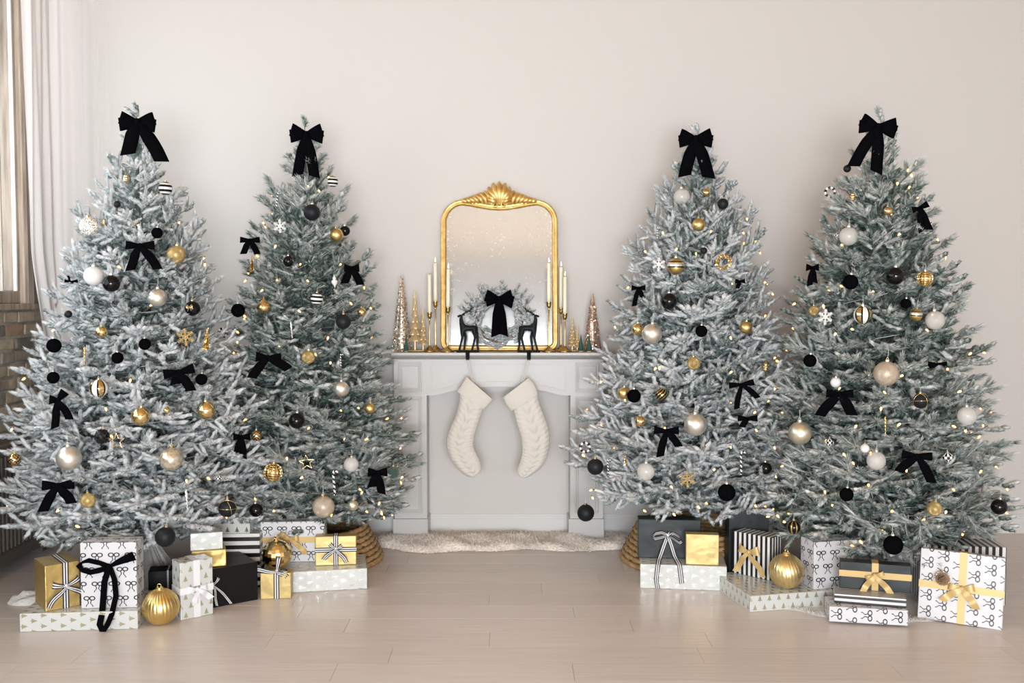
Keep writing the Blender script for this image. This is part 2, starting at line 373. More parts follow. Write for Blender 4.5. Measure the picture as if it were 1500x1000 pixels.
# ------------------------------------------------------------------ mesh building
class MB:
    def __init__(self):
        self.v, self.f, self.m, self.s, self.uv = [], [], [], [], []
        self.has_uv = False
    def add(self, verts, faces, mat=0, smooth=False, uvs=None):
        o = len(self.v)
        self.v.extend([tuple(map(float, p)) for p in verts])
        for i, fc in enumerate(faces):
            self.f.append(tuple(o + k for k in fc))
            self.m.append(mat[i] if isinstance(mat, (list, tuple)) else mat)
            self.s.append(smooth)
            self.uv.append(uvs[i] if uvs else None)
        if uvs: self.has_uv = True
    def box(self, x0, x1, y0, y1, z0, z1, mat=0, uv=False, jitter=0.0):
        P = [(x0, y0, z0), (x1, y0, z0), (x1, y1, z0), (x0, y1, z0), (x0, y0, z1), (x1, y0, z1), (x1, y1, z1), (x0, y1, z1)]
        if jitter:
            P = [tuple(c + random.uniform(-jitter, jitter) for c in p) for p in P]
        fs = [(0, 1, 5, 4), (1, 2, 6, 5), (2, 3, 7, 6), (3, 0, 4, 7), (4, 5, 6, 7), (3, 2, 1, 0)]
        uvs = None
        if uv:
            w, d, h = x1 - x0, y1 - y0, z1 - z0
            uvs = [[(0, 0), (w, 0), (w, h), (0, h)], [(w, 0), (w + d, 0), (w + d, h), (w, h)], [(0, 0), (w, 0), (w, h), (0, h)],
                   [(-d, 0), (0, 0), (0, h), (-d, h)], [(0, h), (w, h), (w, h + d), (0, h + d)], [(0, 0), (w, 0), (w, d), (0, d)]]
        self.add(P, fs, mat, False, uvs)
    def tube(self, path, radii, n=8, mat=0, smooth=True, flat=1.0, cap=True):
        path = [np.array(p, float) for p in path]
        if not hasattr(radii, '__len__'): radii = [radii] * len(path)
        rings = []
        prev = None
        for i, p in enumerate(path):
            t = path[min(i + 1, len(path) - 1)] - path[max(i - 1, 0)]
            t = t / (np.linalg.norm(t) + 1e-9)
            if prev is None:
                a = np.array([0, 1.0, 0]) if abs(t[1]) < 0.8 else np.array([1.0, 0, 0])
            else: a = prev
            a = a - t * np.dot(a, t); a /= np.linalg.norm(a) + 1e-9
            prev = a
            b = np.cross(t, a)
            rings.append([p + radii[i] * (math.cos(2 * PI * k / n) * a * flat + math.sin(2 * PI * k / n) * b) for k in range(n)])
        vs_ = [q for r in rings for q in r]
        fs = [(i * n + k, i * n + (k + 1) % n, (i + 1) * n + (k + 1) % n, (i + 1) * n + k) for i in range(len(path) - 1) for k in range(n)]
        self.add(vs_, fs, mat, smooth)
        if cap:
            self.add(rings[0], [tuple(range(n))[::-1]], mat, False); self.add(rings[-1], [tuple(range(n))], mat, False)
    def lathe(self, prof, n=16, mat=0, smooth=True, center=(0, 0, 0)):
        cx, cy, cz = center
        vs_ = [(cx + r * math.cos(2 * PI * k / n), cy + r * math.sin(2 * PI * k / n), cz + z) for r, z in prof for k in range(n)]
        fs, ms = [], []
        for i in range(len(prof) - 1):
            for k in range(n):
                fs.append((i * n + k, i * n + (k + 1) % n, (i + 1) * n + (k + 1) % n, (i + 1) * n + k))
                ms.append(mat(i, k) if callable(mat) else mat)
        self.add(vs_, fs, ms, smooth)
    def sphere(self, r=1.0, nu=24, nv=14, mat=0, smooth=True, center=(0, 0, 0), mod=None):
        vs_, fs, ms = [], [], []
        for j in range(nv + 1):
            th = PI * j / nv
            for k in range(nu):
                ph = 2 * PI * k / nu
                rr = r * (mod(th, ph) if mod else 1.0)
                vs_.append((center[0] + rr * math.sin(th) * math.cos(ph), center[1] + rr * math.sin(th) * math.sin(ph), center[2] + rr * math.cos(th)))
        for j in range(nv):
            for k in range(nu):
                fs.append((j * nu + k, (j + 1) * nu + k, (j + 1) * nu + (k + 1) % nu, j * nu + (k + 1) % nu))
                ms.append(mat(j, k) if callable(mat) else mat)
        self.add(vs_, fs, ms, smooth)
    def torus(self, R, r, nu=24, nv=8, mat=0, axis='z', center=(0, 0, 0), mod=None):
        vs_, fs = [], []
        for i in range(nu):
            a = 2 * PI * i / nu
            for k in range(nv):
                b = 2 * PI * k / nv
                rr = r * (mod(a, b) if mod else 1)
                x, y, z = (R + rr * math.cos(b)) * math.cos(a), (R + rr * math.cos(b)) * math.sin(a), rr * math.sin(b)
                if axis == 'y': x, y, z = x, z, y
                elif axis == 'x': x, y, z = z, x, y
                vs_.append((center[0] + x, center[1] + y, center[2] + z))
        for i in range(nu):
            for k in range(nv):
                fs.append((i * nv + k, ((i + 1) % nu) * nv + k, ((i + 1) % nu) * nv + (k + 1) % nv, i * nv + (k + 1) % nv))
        self.add(vs_, fs, mat, True)
    def prism(self, poly, y0, y1, mat=0):
        """polygon in x,z extruded along y (polygon counter-clockwise seen from -y)"""
        n = len(poly)
        vs_ = [(x, y0, z) for x, z in poly] + [(x, y1, z) for x, z in poly]
        fs = [tuple(range(n)), tuple(range(2 * n - 1, n - 1, -1))] + [(i, n + i, n + (i + 1) % n, (i + 1) % n) for i in range(n)]
        self.add(vs_, fs, mat, False)
    def strip(self, pts, wd, width, mats=(0,), smooth=True):
        """ribbon along pts; wd one direction or one per point; width may vary; mats across the width"""
        n = len(mats)
        pts = [np.array(p, float) for p in pts]
        vs_ = []
        for i, p in enumerate(pts):
            d = np.array(wd[i] if hasattr(wd[0], '__len__') else wd, float)
            d = d / (np.linalg.norm(d) + 1e-9)
            w = width[i] if hasattr(width, '__len__') else width
            for k in range(n + 1): vs_.append(p + d * w * (k / n - 0.5))
        fs, ms = [], []
        for i in range(len(pts) - 1):
            for k in range(n):
                fs.append((i * (n + 1) + k, i * (n + 1) + k + 1, (i + 1) * (n + 1) + k + 1, (i + 1) * (n + 1) + k)); ms.append(mats[k])
        self.add(vs_, fs, ms, smooth)
    def mesh(self, name, mats):
        me = bpy.data.meshes.new(name)
        me.from_pydata(self.v, [], self.f)
        for m in (mats if isinstance(mats, (list, tuple)) else [mats]): me.materials.append(m)
        me.polygons.foreach_set('material_index', self.m)
        me.polygons.foreach_set('use_smooth', self.s)
        if self.has_uv:
            l = me.uv_layers.new(name='UVMap')
            flat = []
            for fc, u in zip(self.f, self.uv):
                for k in range(len(fc)): flat.extend(u[k] if u else (0.0, 0.0))
            l.data.foreach_set('uv', flat)
        me.update()
        return me
    def build(self, name, mats, parent=None, loc=None, rot=None):
        return place(name, self.mesh(name, mats), parent, loc, rot)

def place(name, me, parent=None, loc=None, rot=None, scale=None):
    o = bpy.data.objects.new(name, me); COL.objects.link(o)
    if parent: o.parent = parent
    if loc is not None: o.location = loc
    if rot is not None: o.rotation_euler = rot
    if scale is not None: o.scale = (scale,) * 3 if not hasattr(scale, '__len__') else scale
    return o

def tag(o, label=None, cat=None, group=None, kind=None):
    if label: o['label'] = label
    if cat: o['category'] = cat
    if group: o['group'] = group
    if kind: o['kind'] = kind
    return o

def thing(name, label, cat, loc=(0, 0, 0), rot=(0, 0, 0), group=None):
    o = bpy.data.objects.new(name, None); COL.objects.link(o)
    o.location = loc; o.rotation_euler = rot; o.empty_display_size = 0.05
    return tag(o, label, cat, group)

def bevel(o, w, seg=2):
    b = o.modifiers.new('Bevel', 'BEVEL'); b.width = w; b.segments = seg; b.limit_method = 'ANGLE'
    return o

# ------------------------------------------------------------------ the room
D = 5.864                        # back wall
XL, XR, YR, ZC = -2.75, 4.6, -2.6, 3.5
def setting(name, mb, mats): return tag(mb.build(name, mats), kind='structure')

mb = MB(); mb.box(XL - 0.4, XR + 0.2, YR - 0.2, D + 0.2, -0.12, -0.006)
floor = setting('floor', mb, MT['floor_gap'])
y = 3.05; row = 0
while y < D:
    y1 = min(y + 0.178, D)
    x = XL - random.uniform(0.0, 1.0)
    while x < XR:
        x1 = min(x + random.choice([1.22, 1.22, 0.9]), XR)
        b = MB(); b.box(max(x, XL) + 0.0006, x1 - 0.0006, y + 0.0006, y1 - 0.0006, -0.006, random.uniform(-0.0004, 0.0))
        if x1 > XL + 0.05: b.build('plank', random.choice(PLANKS), floor)
        x = x1
    y = y1; row += 1
b = MB(); b.box(XL, XR, YR, 3.05, -0.006, 0.0); tag(b.build('planking', PLANKS[0], floor), kind='stuff')

mb = MB(); mb.box(XL - 0.4, XR + 0.2, D, D + 0.2, 0, ZC); setting('wall_back', mb, MT['wall'])
mb = MB(); mb.box(XR, XR + 0.2, YR - 0.2, D, 0, ZC); setting('wall_right', mb, MT['wall'])
mb = MB(); mb.box(XL - 0.4, XR + 0.2, YR - 0.2, D + 0.2, ZC, ZC + 0.15); setting('ceiling', mb, MT['ceiling'])
mb = MB()
mb.box(XL - 0.4, XR + 0.2, YR - 0.2, YR, 0, 0.34); mb.box(XL - 0.4, XR + 0.2, YR - 0.2, YR, 1.96, ZC)
for xa, xb in ((XL - 0.4, -2.62), (-1.28, -1.12), (1.32, 1.48), (4.12, XR + 0.2)): mb.box(xa, xb, YR - 0.2, YR, 0.34, 1.96)
setting('wall_rear', mb, MT['wall'])
# left wall: brick below the window, with an unseen opening nearer the camera for the added side light
WZ0, WZ1 = 1.365, 3.3
mb = MB()
mb.box(XL - 0.4, XL, YR, D, 0, 1.0); mb.box(XL - 0.4, XL, YR, D, WZ1, ZC)
mb.box(XL - 0.4, XL, 5.60, D, 1.0, WZ1); mb.box(XL - 0.4, XL, 4.2, 5.60, 1.0, WZ0 - 0.01)
mb.box(XL - 0.4, XL, 4.0, 4.2, 1.0, WZ1); mb.box(XL - 0.4, XL, YR, -0.3, 1.0, WZ1)
wall_left = setting('wall_left', mb, MT['mortar'])
# bricks of the wall under the window, laid one by one
brick_cache = {}
z = 0.30; row = 0
while z < WZ0 - 0.07:
    y = 4.45 + (0.11 if row % 2 else 0.0)
    while y < D - 0.02:
        L_ = random.choice([0.20, 0.20, 0.11, 0.15]); y1 = min(y + L_, D - 0.004)
        if y1 - y > 0.04:
            b = MB(); pr = random.uniform(0.004, 0.014)
            b.box(XL - 0.02, XL + pr, y + 0.006, y1 - 0.006, z + 0.007, z + 0.066, 0, jitter=0.0035)
            bevel(b.build('brick', random.choices(BRICKS, (4, 4, 3, 1, 1.4))[0], wall_left), 0.004, 1)
        y = y1 + 0.004
    z += 0.0735; row += 1

# window over the bricks
wr = tag(thing('window_1', None, None), kind='structure')
b = MB(); b.box(XL - 0.05, XL + 0.02, 5.585, 5.70, WZ0 - 0.02, WZ1); bevel(b.build('casing', MT['pale_wood'], wr), 0.006)
b = MB(); b.box(XL - 0.04, XL + 0.035, 5.60, 5.625, WZ0 - 0.02, WZ1); b.build('casing_bead', MT['old_wood'], wr)
b = MB(); b.box(XL - 0.08, XL - 0.005, 5.545, 5.585, WZ0 + 0.07, WZ1); bevel(b.build('stile', MT['old_wood'], wr), 0.004)
b = MB(); b.box(XL - 0.016, XL + 0.0, 5.532, 5.546, WZ0 + 0.07, WZ1); b.build('glazing_bead', MT['white_bead'], wr)
b = MB(); b.box(XL - 0.08, XL - 0.005, 4.2, 5.585, WZ0, WZ0 + 0.07); bevel(b.build('bottom_rail', MT['old_wood'], wr), 0.006)
b = MB(); b.box(XL - 0.08, XL + 0.045, 4.2, 5.72, WZ0 - 0.035, WZ0); bevel(b.build('sill', MT['old_wood'], wr), 0.006)
b = MB(); b.box(XL - 0.055, XL - 0.050, 4.2, 5.545, WZ0 + 0.07, WZ1); b.build('pane', MT['glass'], wr)
b = MB(); b.box(XL - 0.42, XL - 0.09, 5.56, 5.68, WZ0 - 0.02, WZ1)
b.box(XL - 0.30, XL - 0.26, 5.50, 5.56, WZ0, WZ1); b.box(XL - 0.16, XL - 0.145, 5.52, 5.56, WZ0, WZ1)
b.build('outer_jamb', MT['outside_jamb'], wr)

# baseboard of the back wall
mb = MB(); mb.box(XL, XR, D - 0.016, D, 0.0, 0.088); mb.box(XL, XR, D - 0.011, D, 0.088, 0.10); mb.box(XL, XR, D - 0.006, D, 0.10, 0.112)
setting('baseboard_back', mb, MT['trim'])

# radiator under the window
rad = thing('radiator', 'dark brown column radiator under the window beside the brick', 'radiator', (XL + 0.12, 4.2, 0.0))
b = MB(); b.box(-0.09, 0.10, 0.0, 1.36, 0.06, 0.125); bevel(b.build('bottom_rail', MT['radiator'], rad), 0.008)
b = MB(); b.box(-0.09, 0.10, 0.0, 1.36, 0.60, 0.665); bevel(b.build('top_rail', MT['radiator'], rad), 0.02)
fin = MB(); fin.box(-0.07, 0.085, -0.014, 0.014, 0.12, 0.61); fin = fin.mesh('fin', MT['radiator'])
for k in range(34):
    bevel(place('fin', fin, rad, (0, 0.03 + k * 0.0395, 0)), 0.006, 1)
for yy in (0.08, 1.26):
    b = MB(); b.box(-0.04, 0.04, yy - 0.03, yy + 0.03, 0, 0.065); b.build('foot', MT['radiator'], rad)

# sheer curtain drawn back into the corner
mb = MB(); nz, nu = 40, 90
cv = []
for j in range(nz + 1):
    zz = 0.015 + (ZC - 0.05) * j / nz
    y0 = 5.50 + 0.26 * max(0.0, min(1.0, (1.70 - zz) / 0.80)) ** 1.3
    for i in range(nu + 1):
        t = i / nu
        LL = 5.80 - y0
        tot = LL + 0.33
        s = t * tot
        if s < LL: bx, by, nx_, ny_ = XL + 0.085, y0 + s, 1, 0
        else: bx, by, nx_, ny_ = XL + 0.085 + (s - LL), 5.80 + 0.12 * (s - LL), 0, -1
        fade = min(1, max(0.15, 1.2 - t))
        off = (0.017 * math.sin(34 * t + 0.8 * math.sin(zz * 1.3)) + 0.010 * math.sin(61 * t + 1.7 + zz * 0.5)) * fade
        cv.append((bx + nx_ * off, by + ny_ * off, zz))
mb.add(cv, [(j * (nu + 1) + i, j * (nu + 1) + i + 1, (j + 1) * (nu + 1) + i + 1, (j + 1) * (nu + 1) + i) for j in range(nz) for i in range(nu)], 0, True)
cu = thing('curtain', 'sheer white floor-length curtain gathered in the corner by the window', 'curtain')
_dr = mb.build('drape', MT['curtain'], cu)
_at = _dr.data.attributes.new('layers', 'FLOAT', 'POINT')
_at.data.foreach_set('value', [max(0.0, min(1.0, (i / nu - 0.56) / 0.42)) ** 1.2 for j in range(nz + 1) for i in range(nu + 1)])

# ------------------------------------------------------------------ mantel
YB, YS, ZM = 5.694, 5.600, 1.088
mant = thing('fireplace_mantel', 'white panelled mantel surround with an arched frieze against the wall', 'mantel', (-0.076, D, 0))
ox = 0.076
def mx_(px, y=YB): return (px - 750) / F * y + ox     # local x on a plane at depth y
def ly(y): return y - D
def mz(py, y=YB): return on_y(750, py, y)[2]
WALLG = -0.002
b = MB(); b.box(mx_(572, YS), mx_(892.5, YS), ly(YS), WALLG, ZM - 0.016, ZM); bevel(b.build('shelf', MT['mantel'], mant), 0.003)
b = MB()
prof = [(YS + 0.006, ZM - 0.016), (YS + 0.012, ZM - 0.022), (YS + 0.045, ZM - 0.030), (YB - 0.022, ZM - 0.040), (YB - 0.004, ZM - 0.044), (YB - 0.004, ZM - 0.050)]
xl, xr = mx_(575), mx_(886.5)
ring = []
for yy, zz in prof:
    e = (YB - yy)
    ring.append([(xl - e * 0.25, ly(yy), zz), (xr + e * 0.3, ly(yy), zz)])
for (a, c) in zip(ring[:-1], ring[1:]):
    b.add([a[0], a[1], c[1], c[0]], [(0, 3, 2, 1)])
    for s in (0, 1):
        b.add([a[s], c[s], (c[s][0], WALLG, c[s][2]), (a[s][0], WALLG, a[s][2])], [(0, 1, 2, 3)])
b.box(xl, xr, ly(YB), WALLG, ZM - 0.05, ZM - 0.017)
b.build('crown_molding', MT['mantel'], mant)
def rect_trim(b, x0, x1, z0, z1, y, w, h):
    b.box(x0, x1, y - h, y + 0.001, z1 - w, z1); b.box(x0, x1, y - h, y + 0.001, z0, z0 + w)
    b.box(x0, x0 + w, y - h, y + 0.001, z0 + w, z1 - w); b.box(x1 - w, x1, y - h, y + 0.001, z0 + w, z1 - w)
ZPL = 0.124
for (pa, pb) in ((576.5, 624.5), (836.0, 884.5)):
    b = MB(); b.box(mx_(pa), mx_(pb), ly(YB), WALLG, ZPL, ZM - 0.046); col = b.build('pilaster', MT['mantel'], mant)
    for (z0, z1) in ((mz(574), mz(531)), (mz(751), mz(581))):
        b = MB(); rect_trim(b, mx_(pa + 7), mx_(pb - 7), z0, z1, ly(YB), 0.009, 0.007)
        rect_trim(b, mx_(pa + 7) + 0.014, mx_(pb - 7) - 0.014, z0 + 0.014, z1 - 0.014, ly(YB), 0.007, 0.003)
        bevel(b.build('panel_trim', MT['mantel'], col), 0.002, 1)
    b = MB(); b.box(mx_(pa - 2.5), mx_(pb + 1.5), ly(YB) - 0.016, WALLG, 0, ZPL); bevel(b.build('plinth', MT['mantel'], mant), 0.004)
# frieze with a shallow arch
def arch(px0, px1, inset, flat):
    pts = []
    n = 24
    z_end, z_mid = mz(579), mz(566)
    for i in range(n + 1):
        t = i / n
        if t < flat or t > 1 - flat: zz = z_end
        else:
            q = (t - flat) / (1 - 2 * flat)
            zz = z_end + (z_mid - z_end) * (math.sin(PI * q) ** 0.75)
        pts.append((mx_(px0) + (mx_(px1) - mx_(px0)) * t, zz + inset))
    return pts
p0, p1 = 624.5, 836.0
poly = arch(p0, p1, 0, 0.075) + [(mx_(p1), ZM - 0.046), (mx_(p0), ZM - 0.046)]
b = MB(); b.prism(poly, ly(YB), ly(YB) + 0.03); fr = b.build('frieze', MT['mantel'], mant)
b = MB()
for px_, w in ((p0 + 7, 0.008), (p1 - 7 - 2, 0.008)):
    b.box(mx_(px_), mx_(px_) + w, ly(YB) - 0.006, ly(YB), mz(579) + 0.030, mz(533) - 0.008)
b.box(mx_(p0 + 7), mx_(p1 - 7), ly(YB) - 0.006, ly(YB), mz(533) - 0.008, mz(533))
lo = [q for q in arch(p0, p1, 0.022, 0.075) if mx_(p0 + 7) <= q[0] <= mx_(p1 - 7)]
b.prism(lo + [(x, z + 0.008) for x, z in lo[::-1]], ly(YB) - 0.006, ly(YB))
b.build('panel_trim', MT['mantel'], fr)
b = MB(); b.box(mx_(p0), mx_(p1), ly(YB) + 0.10, WALLG, mz(566), ZM - 0.05); b.box(mx_(p0), mx_(p1), ly(D) - 0.03, WALLG, mz(576), mz(564)); b.build('back_rail', MT['mantel'], mant)

# ------------------------------------------------------------------ mirror
MY = D - 0.098
mir = thing('mirror', 'tall arched gold mirror with a carved shell crest standing on the mantel', 'mirror', (on_y(731.3, 512, MY)[0], MY, ZM), (math.radians(-5.3), 0, 0))
SC = MY / F
w2, hh = 86 * SC, 223 * SC
# closed outline of the frame: centre line, clockwise from the bottom
def mirror_path():
    P = []
    rb, rt = 0.035, 0.115
    fw = 0.017
    xo = w2 - fw
    def arc(cx, cz, r, a0, a1, n):
        return [(cx + r * math.cos(a0 + (a1 - a0) * i / n), cz + r * math.sin(a0 + (a1 - a0) * i / n)) for i in range(n + 1)]
    P += [(-xo + rb + (2 * xo - 2 * rb) * i / 8, fw) for i in range(9)]
    P += arc(xo - rb, fw + rb, rb, -PI / 2, 0, 6)[1:]
    P += [(xo, fw + rb + (hh - fw - rt - fw - rb) * i / 8) for i in range(1, 9)]
    P += arc(xo - rt, hh - fw - rt, rt, 0, PI / 2 * 0.92, 9)[1:]
    xs, zs = P[-1]
    for i in range(1, 20):
        t = i / 20
        x = xs + (-2 * xs) * t
        P.append((x, zs - 0.030 * math.sin(PI * t) ** 1.6))
    P += [(-x, z) for x, z in arc(xo - rt, hh - fw - rt, rt, 0, PI / 2 * 0.92, 9)[::-1]]
    P += [(-xo, hh - fw - rt - (hh - fw - rt - fw - rb) * i / 8) for i in range(1, 9)]
    P += [(-x, z) for x, z in arc(xo - rb, fw + rb, rb, -PI / 2, 0, 6)[::-1]][1:-1]
    return P
MP = mirror_path()
prof = [(-0.017, 0.0), (-0.017, -0.016), (-0.013, -0.024), (-0.007, -0.026), (-0.003, -0.021), (0.002, -0.022), (0.006, -0.026), (0.010, -0.022), (0.013, -0.014), (0.017, -0.010), (0.017, 0.0)]
vs_, fs = [], []
n, k_ = len(MP), len(prof)
for i in range(n):
    a, c = np.array(MP[i - 1]), np.array(MP[(i + 1) % n])
    t = (c - a) / np.linalg.norm(c - a)
    inward = np.array([-t[1], t[0]])
    for u, v in prof:
        q = np.array(MP[i]) + inward * u
        vs_.append((q[0], v, q[1]))
for i in range(n):
    for k in range(k_ - 1):
        fs.append((i * k_ + k, ((i + 1) % n) * k_ + k, ((i + 1) % n) * k_ + k + 1, i * k_ + k + 1))
b = MB(); b.add(vs_, fs, 0, True); b.build('frame', MT['gilt'], mir)
b = MB(); b.prism(MP, -0.009, -0.003); b.build('glass', MT['mirror'], mir)
zt = hh - 0.017 - 0.030
def petal(b, x0, z0, ang, length, wid, curl=0.0, y=-0.02, depth=0.012):
    pts, rad = [], []
    for i in range(8):
        t = i / 7
        a = ang + curl * t * t
        if i == 0: p = np.array([x0, z0])
        else: p = p + np.array([math.cos(a), math.sin(a)]) * length / 7
        pts.append((p[0], y - depth * math.sin(PI * min(1, t * 0.95 + 0.05)), p[1]))
        rad.append(wid * (0.45 + 0.75 * math.sin(PI * (0.12 + 0.78 * t))) * (1 if i < 7 else 0.5))
    b.tube(pts, rad, 7, 0, True, flat=0.7)
cr = MB(); cr.prism([(-0.24, zt + 0.018), (0.24, zt + 0.018), (0.15, zt + 0.055), (0.065, zt + 0.095), (0.0, zt + 0.142), (-0.065, zt + 0.095), (-0.15, zt + 0.055)], -0.014, -0.002)
crest = cr.build('crest', MT['gilt'], mir)
for i in range(9):
    a = PI / 2 + (i - 4) * 0.30
    ln = 0.126 - 0.0030 * abs(i - 4) - 0.0030 * (i - 4) ** 2
    b = MB(); petal(b, 0.012 * math.cos(a), zt + 0.026, a, ln, 0.0150, -(i - 4) * 0.06, -0.022, 0.018); b.build('shell_rib', MT['gilt'], crest)
for s in (-1, 1):
    for i in range(7):
        b = MB(); a = (PI / 2 - 0.12 - 0.13 * i)
        if s < 0: a = PI - a
        petal(b, s * (0.052 + 0.022 * i), zt + 0.020 + 0.001 * i, a, 0.088 - 0.0080 * i, 0.0115, -s * 0.9, -0.018, 0.014)
        b.build('acanthus_leaf', MT['gilt'], crest)
    b = MB(); sp = []
    for i in range(22):
        t = i / 21; a = PI * 2 * 1.4 * t
        r = 0.020 * (1 - 0.78 * t)
        sp.append((s * (0.026 + r * math.cos(a)), -0.03, zt + 0.014 + r * math.sin(a)))
    b.tube(sp, [0.0075 * (1 - 0.45 * i / 21) for i in range(22)], 7); b.build('volute', MT['gilt'], crest)

# ------------------------------------------------------------------ flocked branches (shared meshes)
class Needles:
    def __init__(self):
        self.V, self.T, self.fl, self.n = [], [], [], 0
    def tri(self, A, B, C, fl):
        k = len(A)
        V = np.empty((k * 3, 3)); V[0::3] = A; V[1::3] = B; V[2::3] = C
        self.V.append(V); self.T.append(np.arange(self.n, self.n + 3 * k).reshape(-1, 3)); self.n += 3 * k
        self.fl.append(np.repeat(fl, 3) if fl.ndim == 1 else fl.reshape(-1))
    def tube(self, path, rad, fl, n=5, grain=0.0):
        path = np.array(path); rings = []
        for i, p in enumerate(path):
            t = path[min(i + 1, len(path) - 1)] - path[max(i - 1, 0)]; t = t / (np.linalg.norm(t) + 1e-9)
            a = np.cross(t, [0, 0, 1.0]); a /= np.linalg.norm(a) + 1e-9; b_ = np.cross(a, t)
            rings.append([p + rad[i] * (1 + (RNG.uniform(-grain, grain) if grain else 0)) * (math.cos(2 * PI * k / n) * a + math.sin(2 * PI * k / n) * b_) for k in range(n)])
        V = np.array([q for r in rings for q in r]); T = []
        for i in range(len(path) - 1):
            for k in range(n):
                q = [i * n + k, i * n + (k + 1) % n, (i + 1) * n + (k + 1) % n, (i + 1) * n + k]
                T.append([q[0], q[1], q[2]]); T.append([q[0], q[2], q[3]])
        self.V.append(V); self.T.append(np.array(T) + self.n); self.n += len(V)
        f = []
        for i in range(len(path)):
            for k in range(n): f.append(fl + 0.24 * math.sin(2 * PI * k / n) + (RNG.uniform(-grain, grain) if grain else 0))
        self.fl.append(np.array(f))
    def sprig(self, P, d, length, kind, flock):
        d = d / np.linalg.norm(d)
        bend = np.array([0, 0, 1.0]) * 0.12
        a = np.cross(d, [0, 0, 1.0]); a /= np.linalg.norm(a) + 1e-9; up = np.cross(a, d)
        if kind == 'fir':
            n = int(1250 * length); nl, w, cr_ = 0.0180, 0.0036, 0.0088
        else:
            n = int(700 * length) + 20; nl, w, cr_ = 0.036, 0.0042, 0.0042; flock = min(1.0, flock + 0.15)
        m = 8 if kind == 'fir' else 4
        path = [P + d * length * t / (m - 1) + bend * length * (t / (m - 1)) ** 2 for t in range(m)]
        prof_ = [0.75] + [RNG.uniform(0.85, 1.2) for _ in range(m - 2)] + [0.6]
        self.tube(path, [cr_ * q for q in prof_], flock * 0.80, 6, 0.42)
        t = RNG.uniform(0.02, 1.0, n) ** 0.9
        az = RNG.uniform(0, 2 * PI, n)
        rad = np.cos(az)[:, None] * a + np.sin(az)[:, None] * up
        tilt = (np.radians(66) - np.radians(36) * t ** 4) * RNG.uniform(0.8, 1.15, n) if kind == 'fir' else (np.radians(52) - np.radians(34) * t ** 1.5) * RNG.uniform(0.7, 1.2, n)
        base = P + d * (length * t)[:, None] + bend * (length * t ** 2)[:, None]
        nd = d * np.cos(tilt)[:, None] + rad * np.sin(tilt)[:, None]
        ln = nl * RNG.uniform(0.75, 1.2, n) * (1.0 if kind == 'fir' else 1)
        if kind == 'fir': ln = ln * (1 - 0.15 * t)
        tip = base + nd * ln[:, None]
        sd = np.cross(nd, rad); sd /= np.linalg.norm(sd, axis=1)[:, None] + 1e-9
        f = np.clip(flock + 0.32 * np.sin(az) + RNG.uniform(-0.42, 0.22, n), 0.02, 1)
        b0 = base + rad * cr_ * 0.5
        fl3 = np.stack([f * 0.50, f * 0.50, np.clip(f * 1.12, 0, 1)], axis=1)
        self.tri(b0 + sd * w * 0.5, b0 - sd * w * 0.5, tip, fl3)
    def mesh(self, name, mat):
        V = np.concatenate(self.V); T = np.concatenate(self.T); fl = np.clip(np.concatenate(self.fl), 0, 1)
        me = bpy.data.meshes.new(name)
        me.vertices.add(len(V)); me.vertices.foreach_set('co', V.astype(np.float32).ravel())
        me.loops.add(len(T) * 3); me.loops.foreach_set('vertex_index', T.astype(np.int32).ravel())
        me.polygons.add(len(T)); me.polygons.foreach_set('loop_start', np.arange(0, len(T) * 3, 3, dtype=np.int32))
        try: me.polygons.foreach_set('loop_total', np.full(len(T), 3, dtype=np.int32))
        except Exception: pass
        at = me.attributes.new('flock', 'FLOAT', 'POINT'); at.data.foreach_set('value', fl.astype(np.float32))
        me.materials.append(mat); me.update(calc_edges=True); me.validate()
        return me

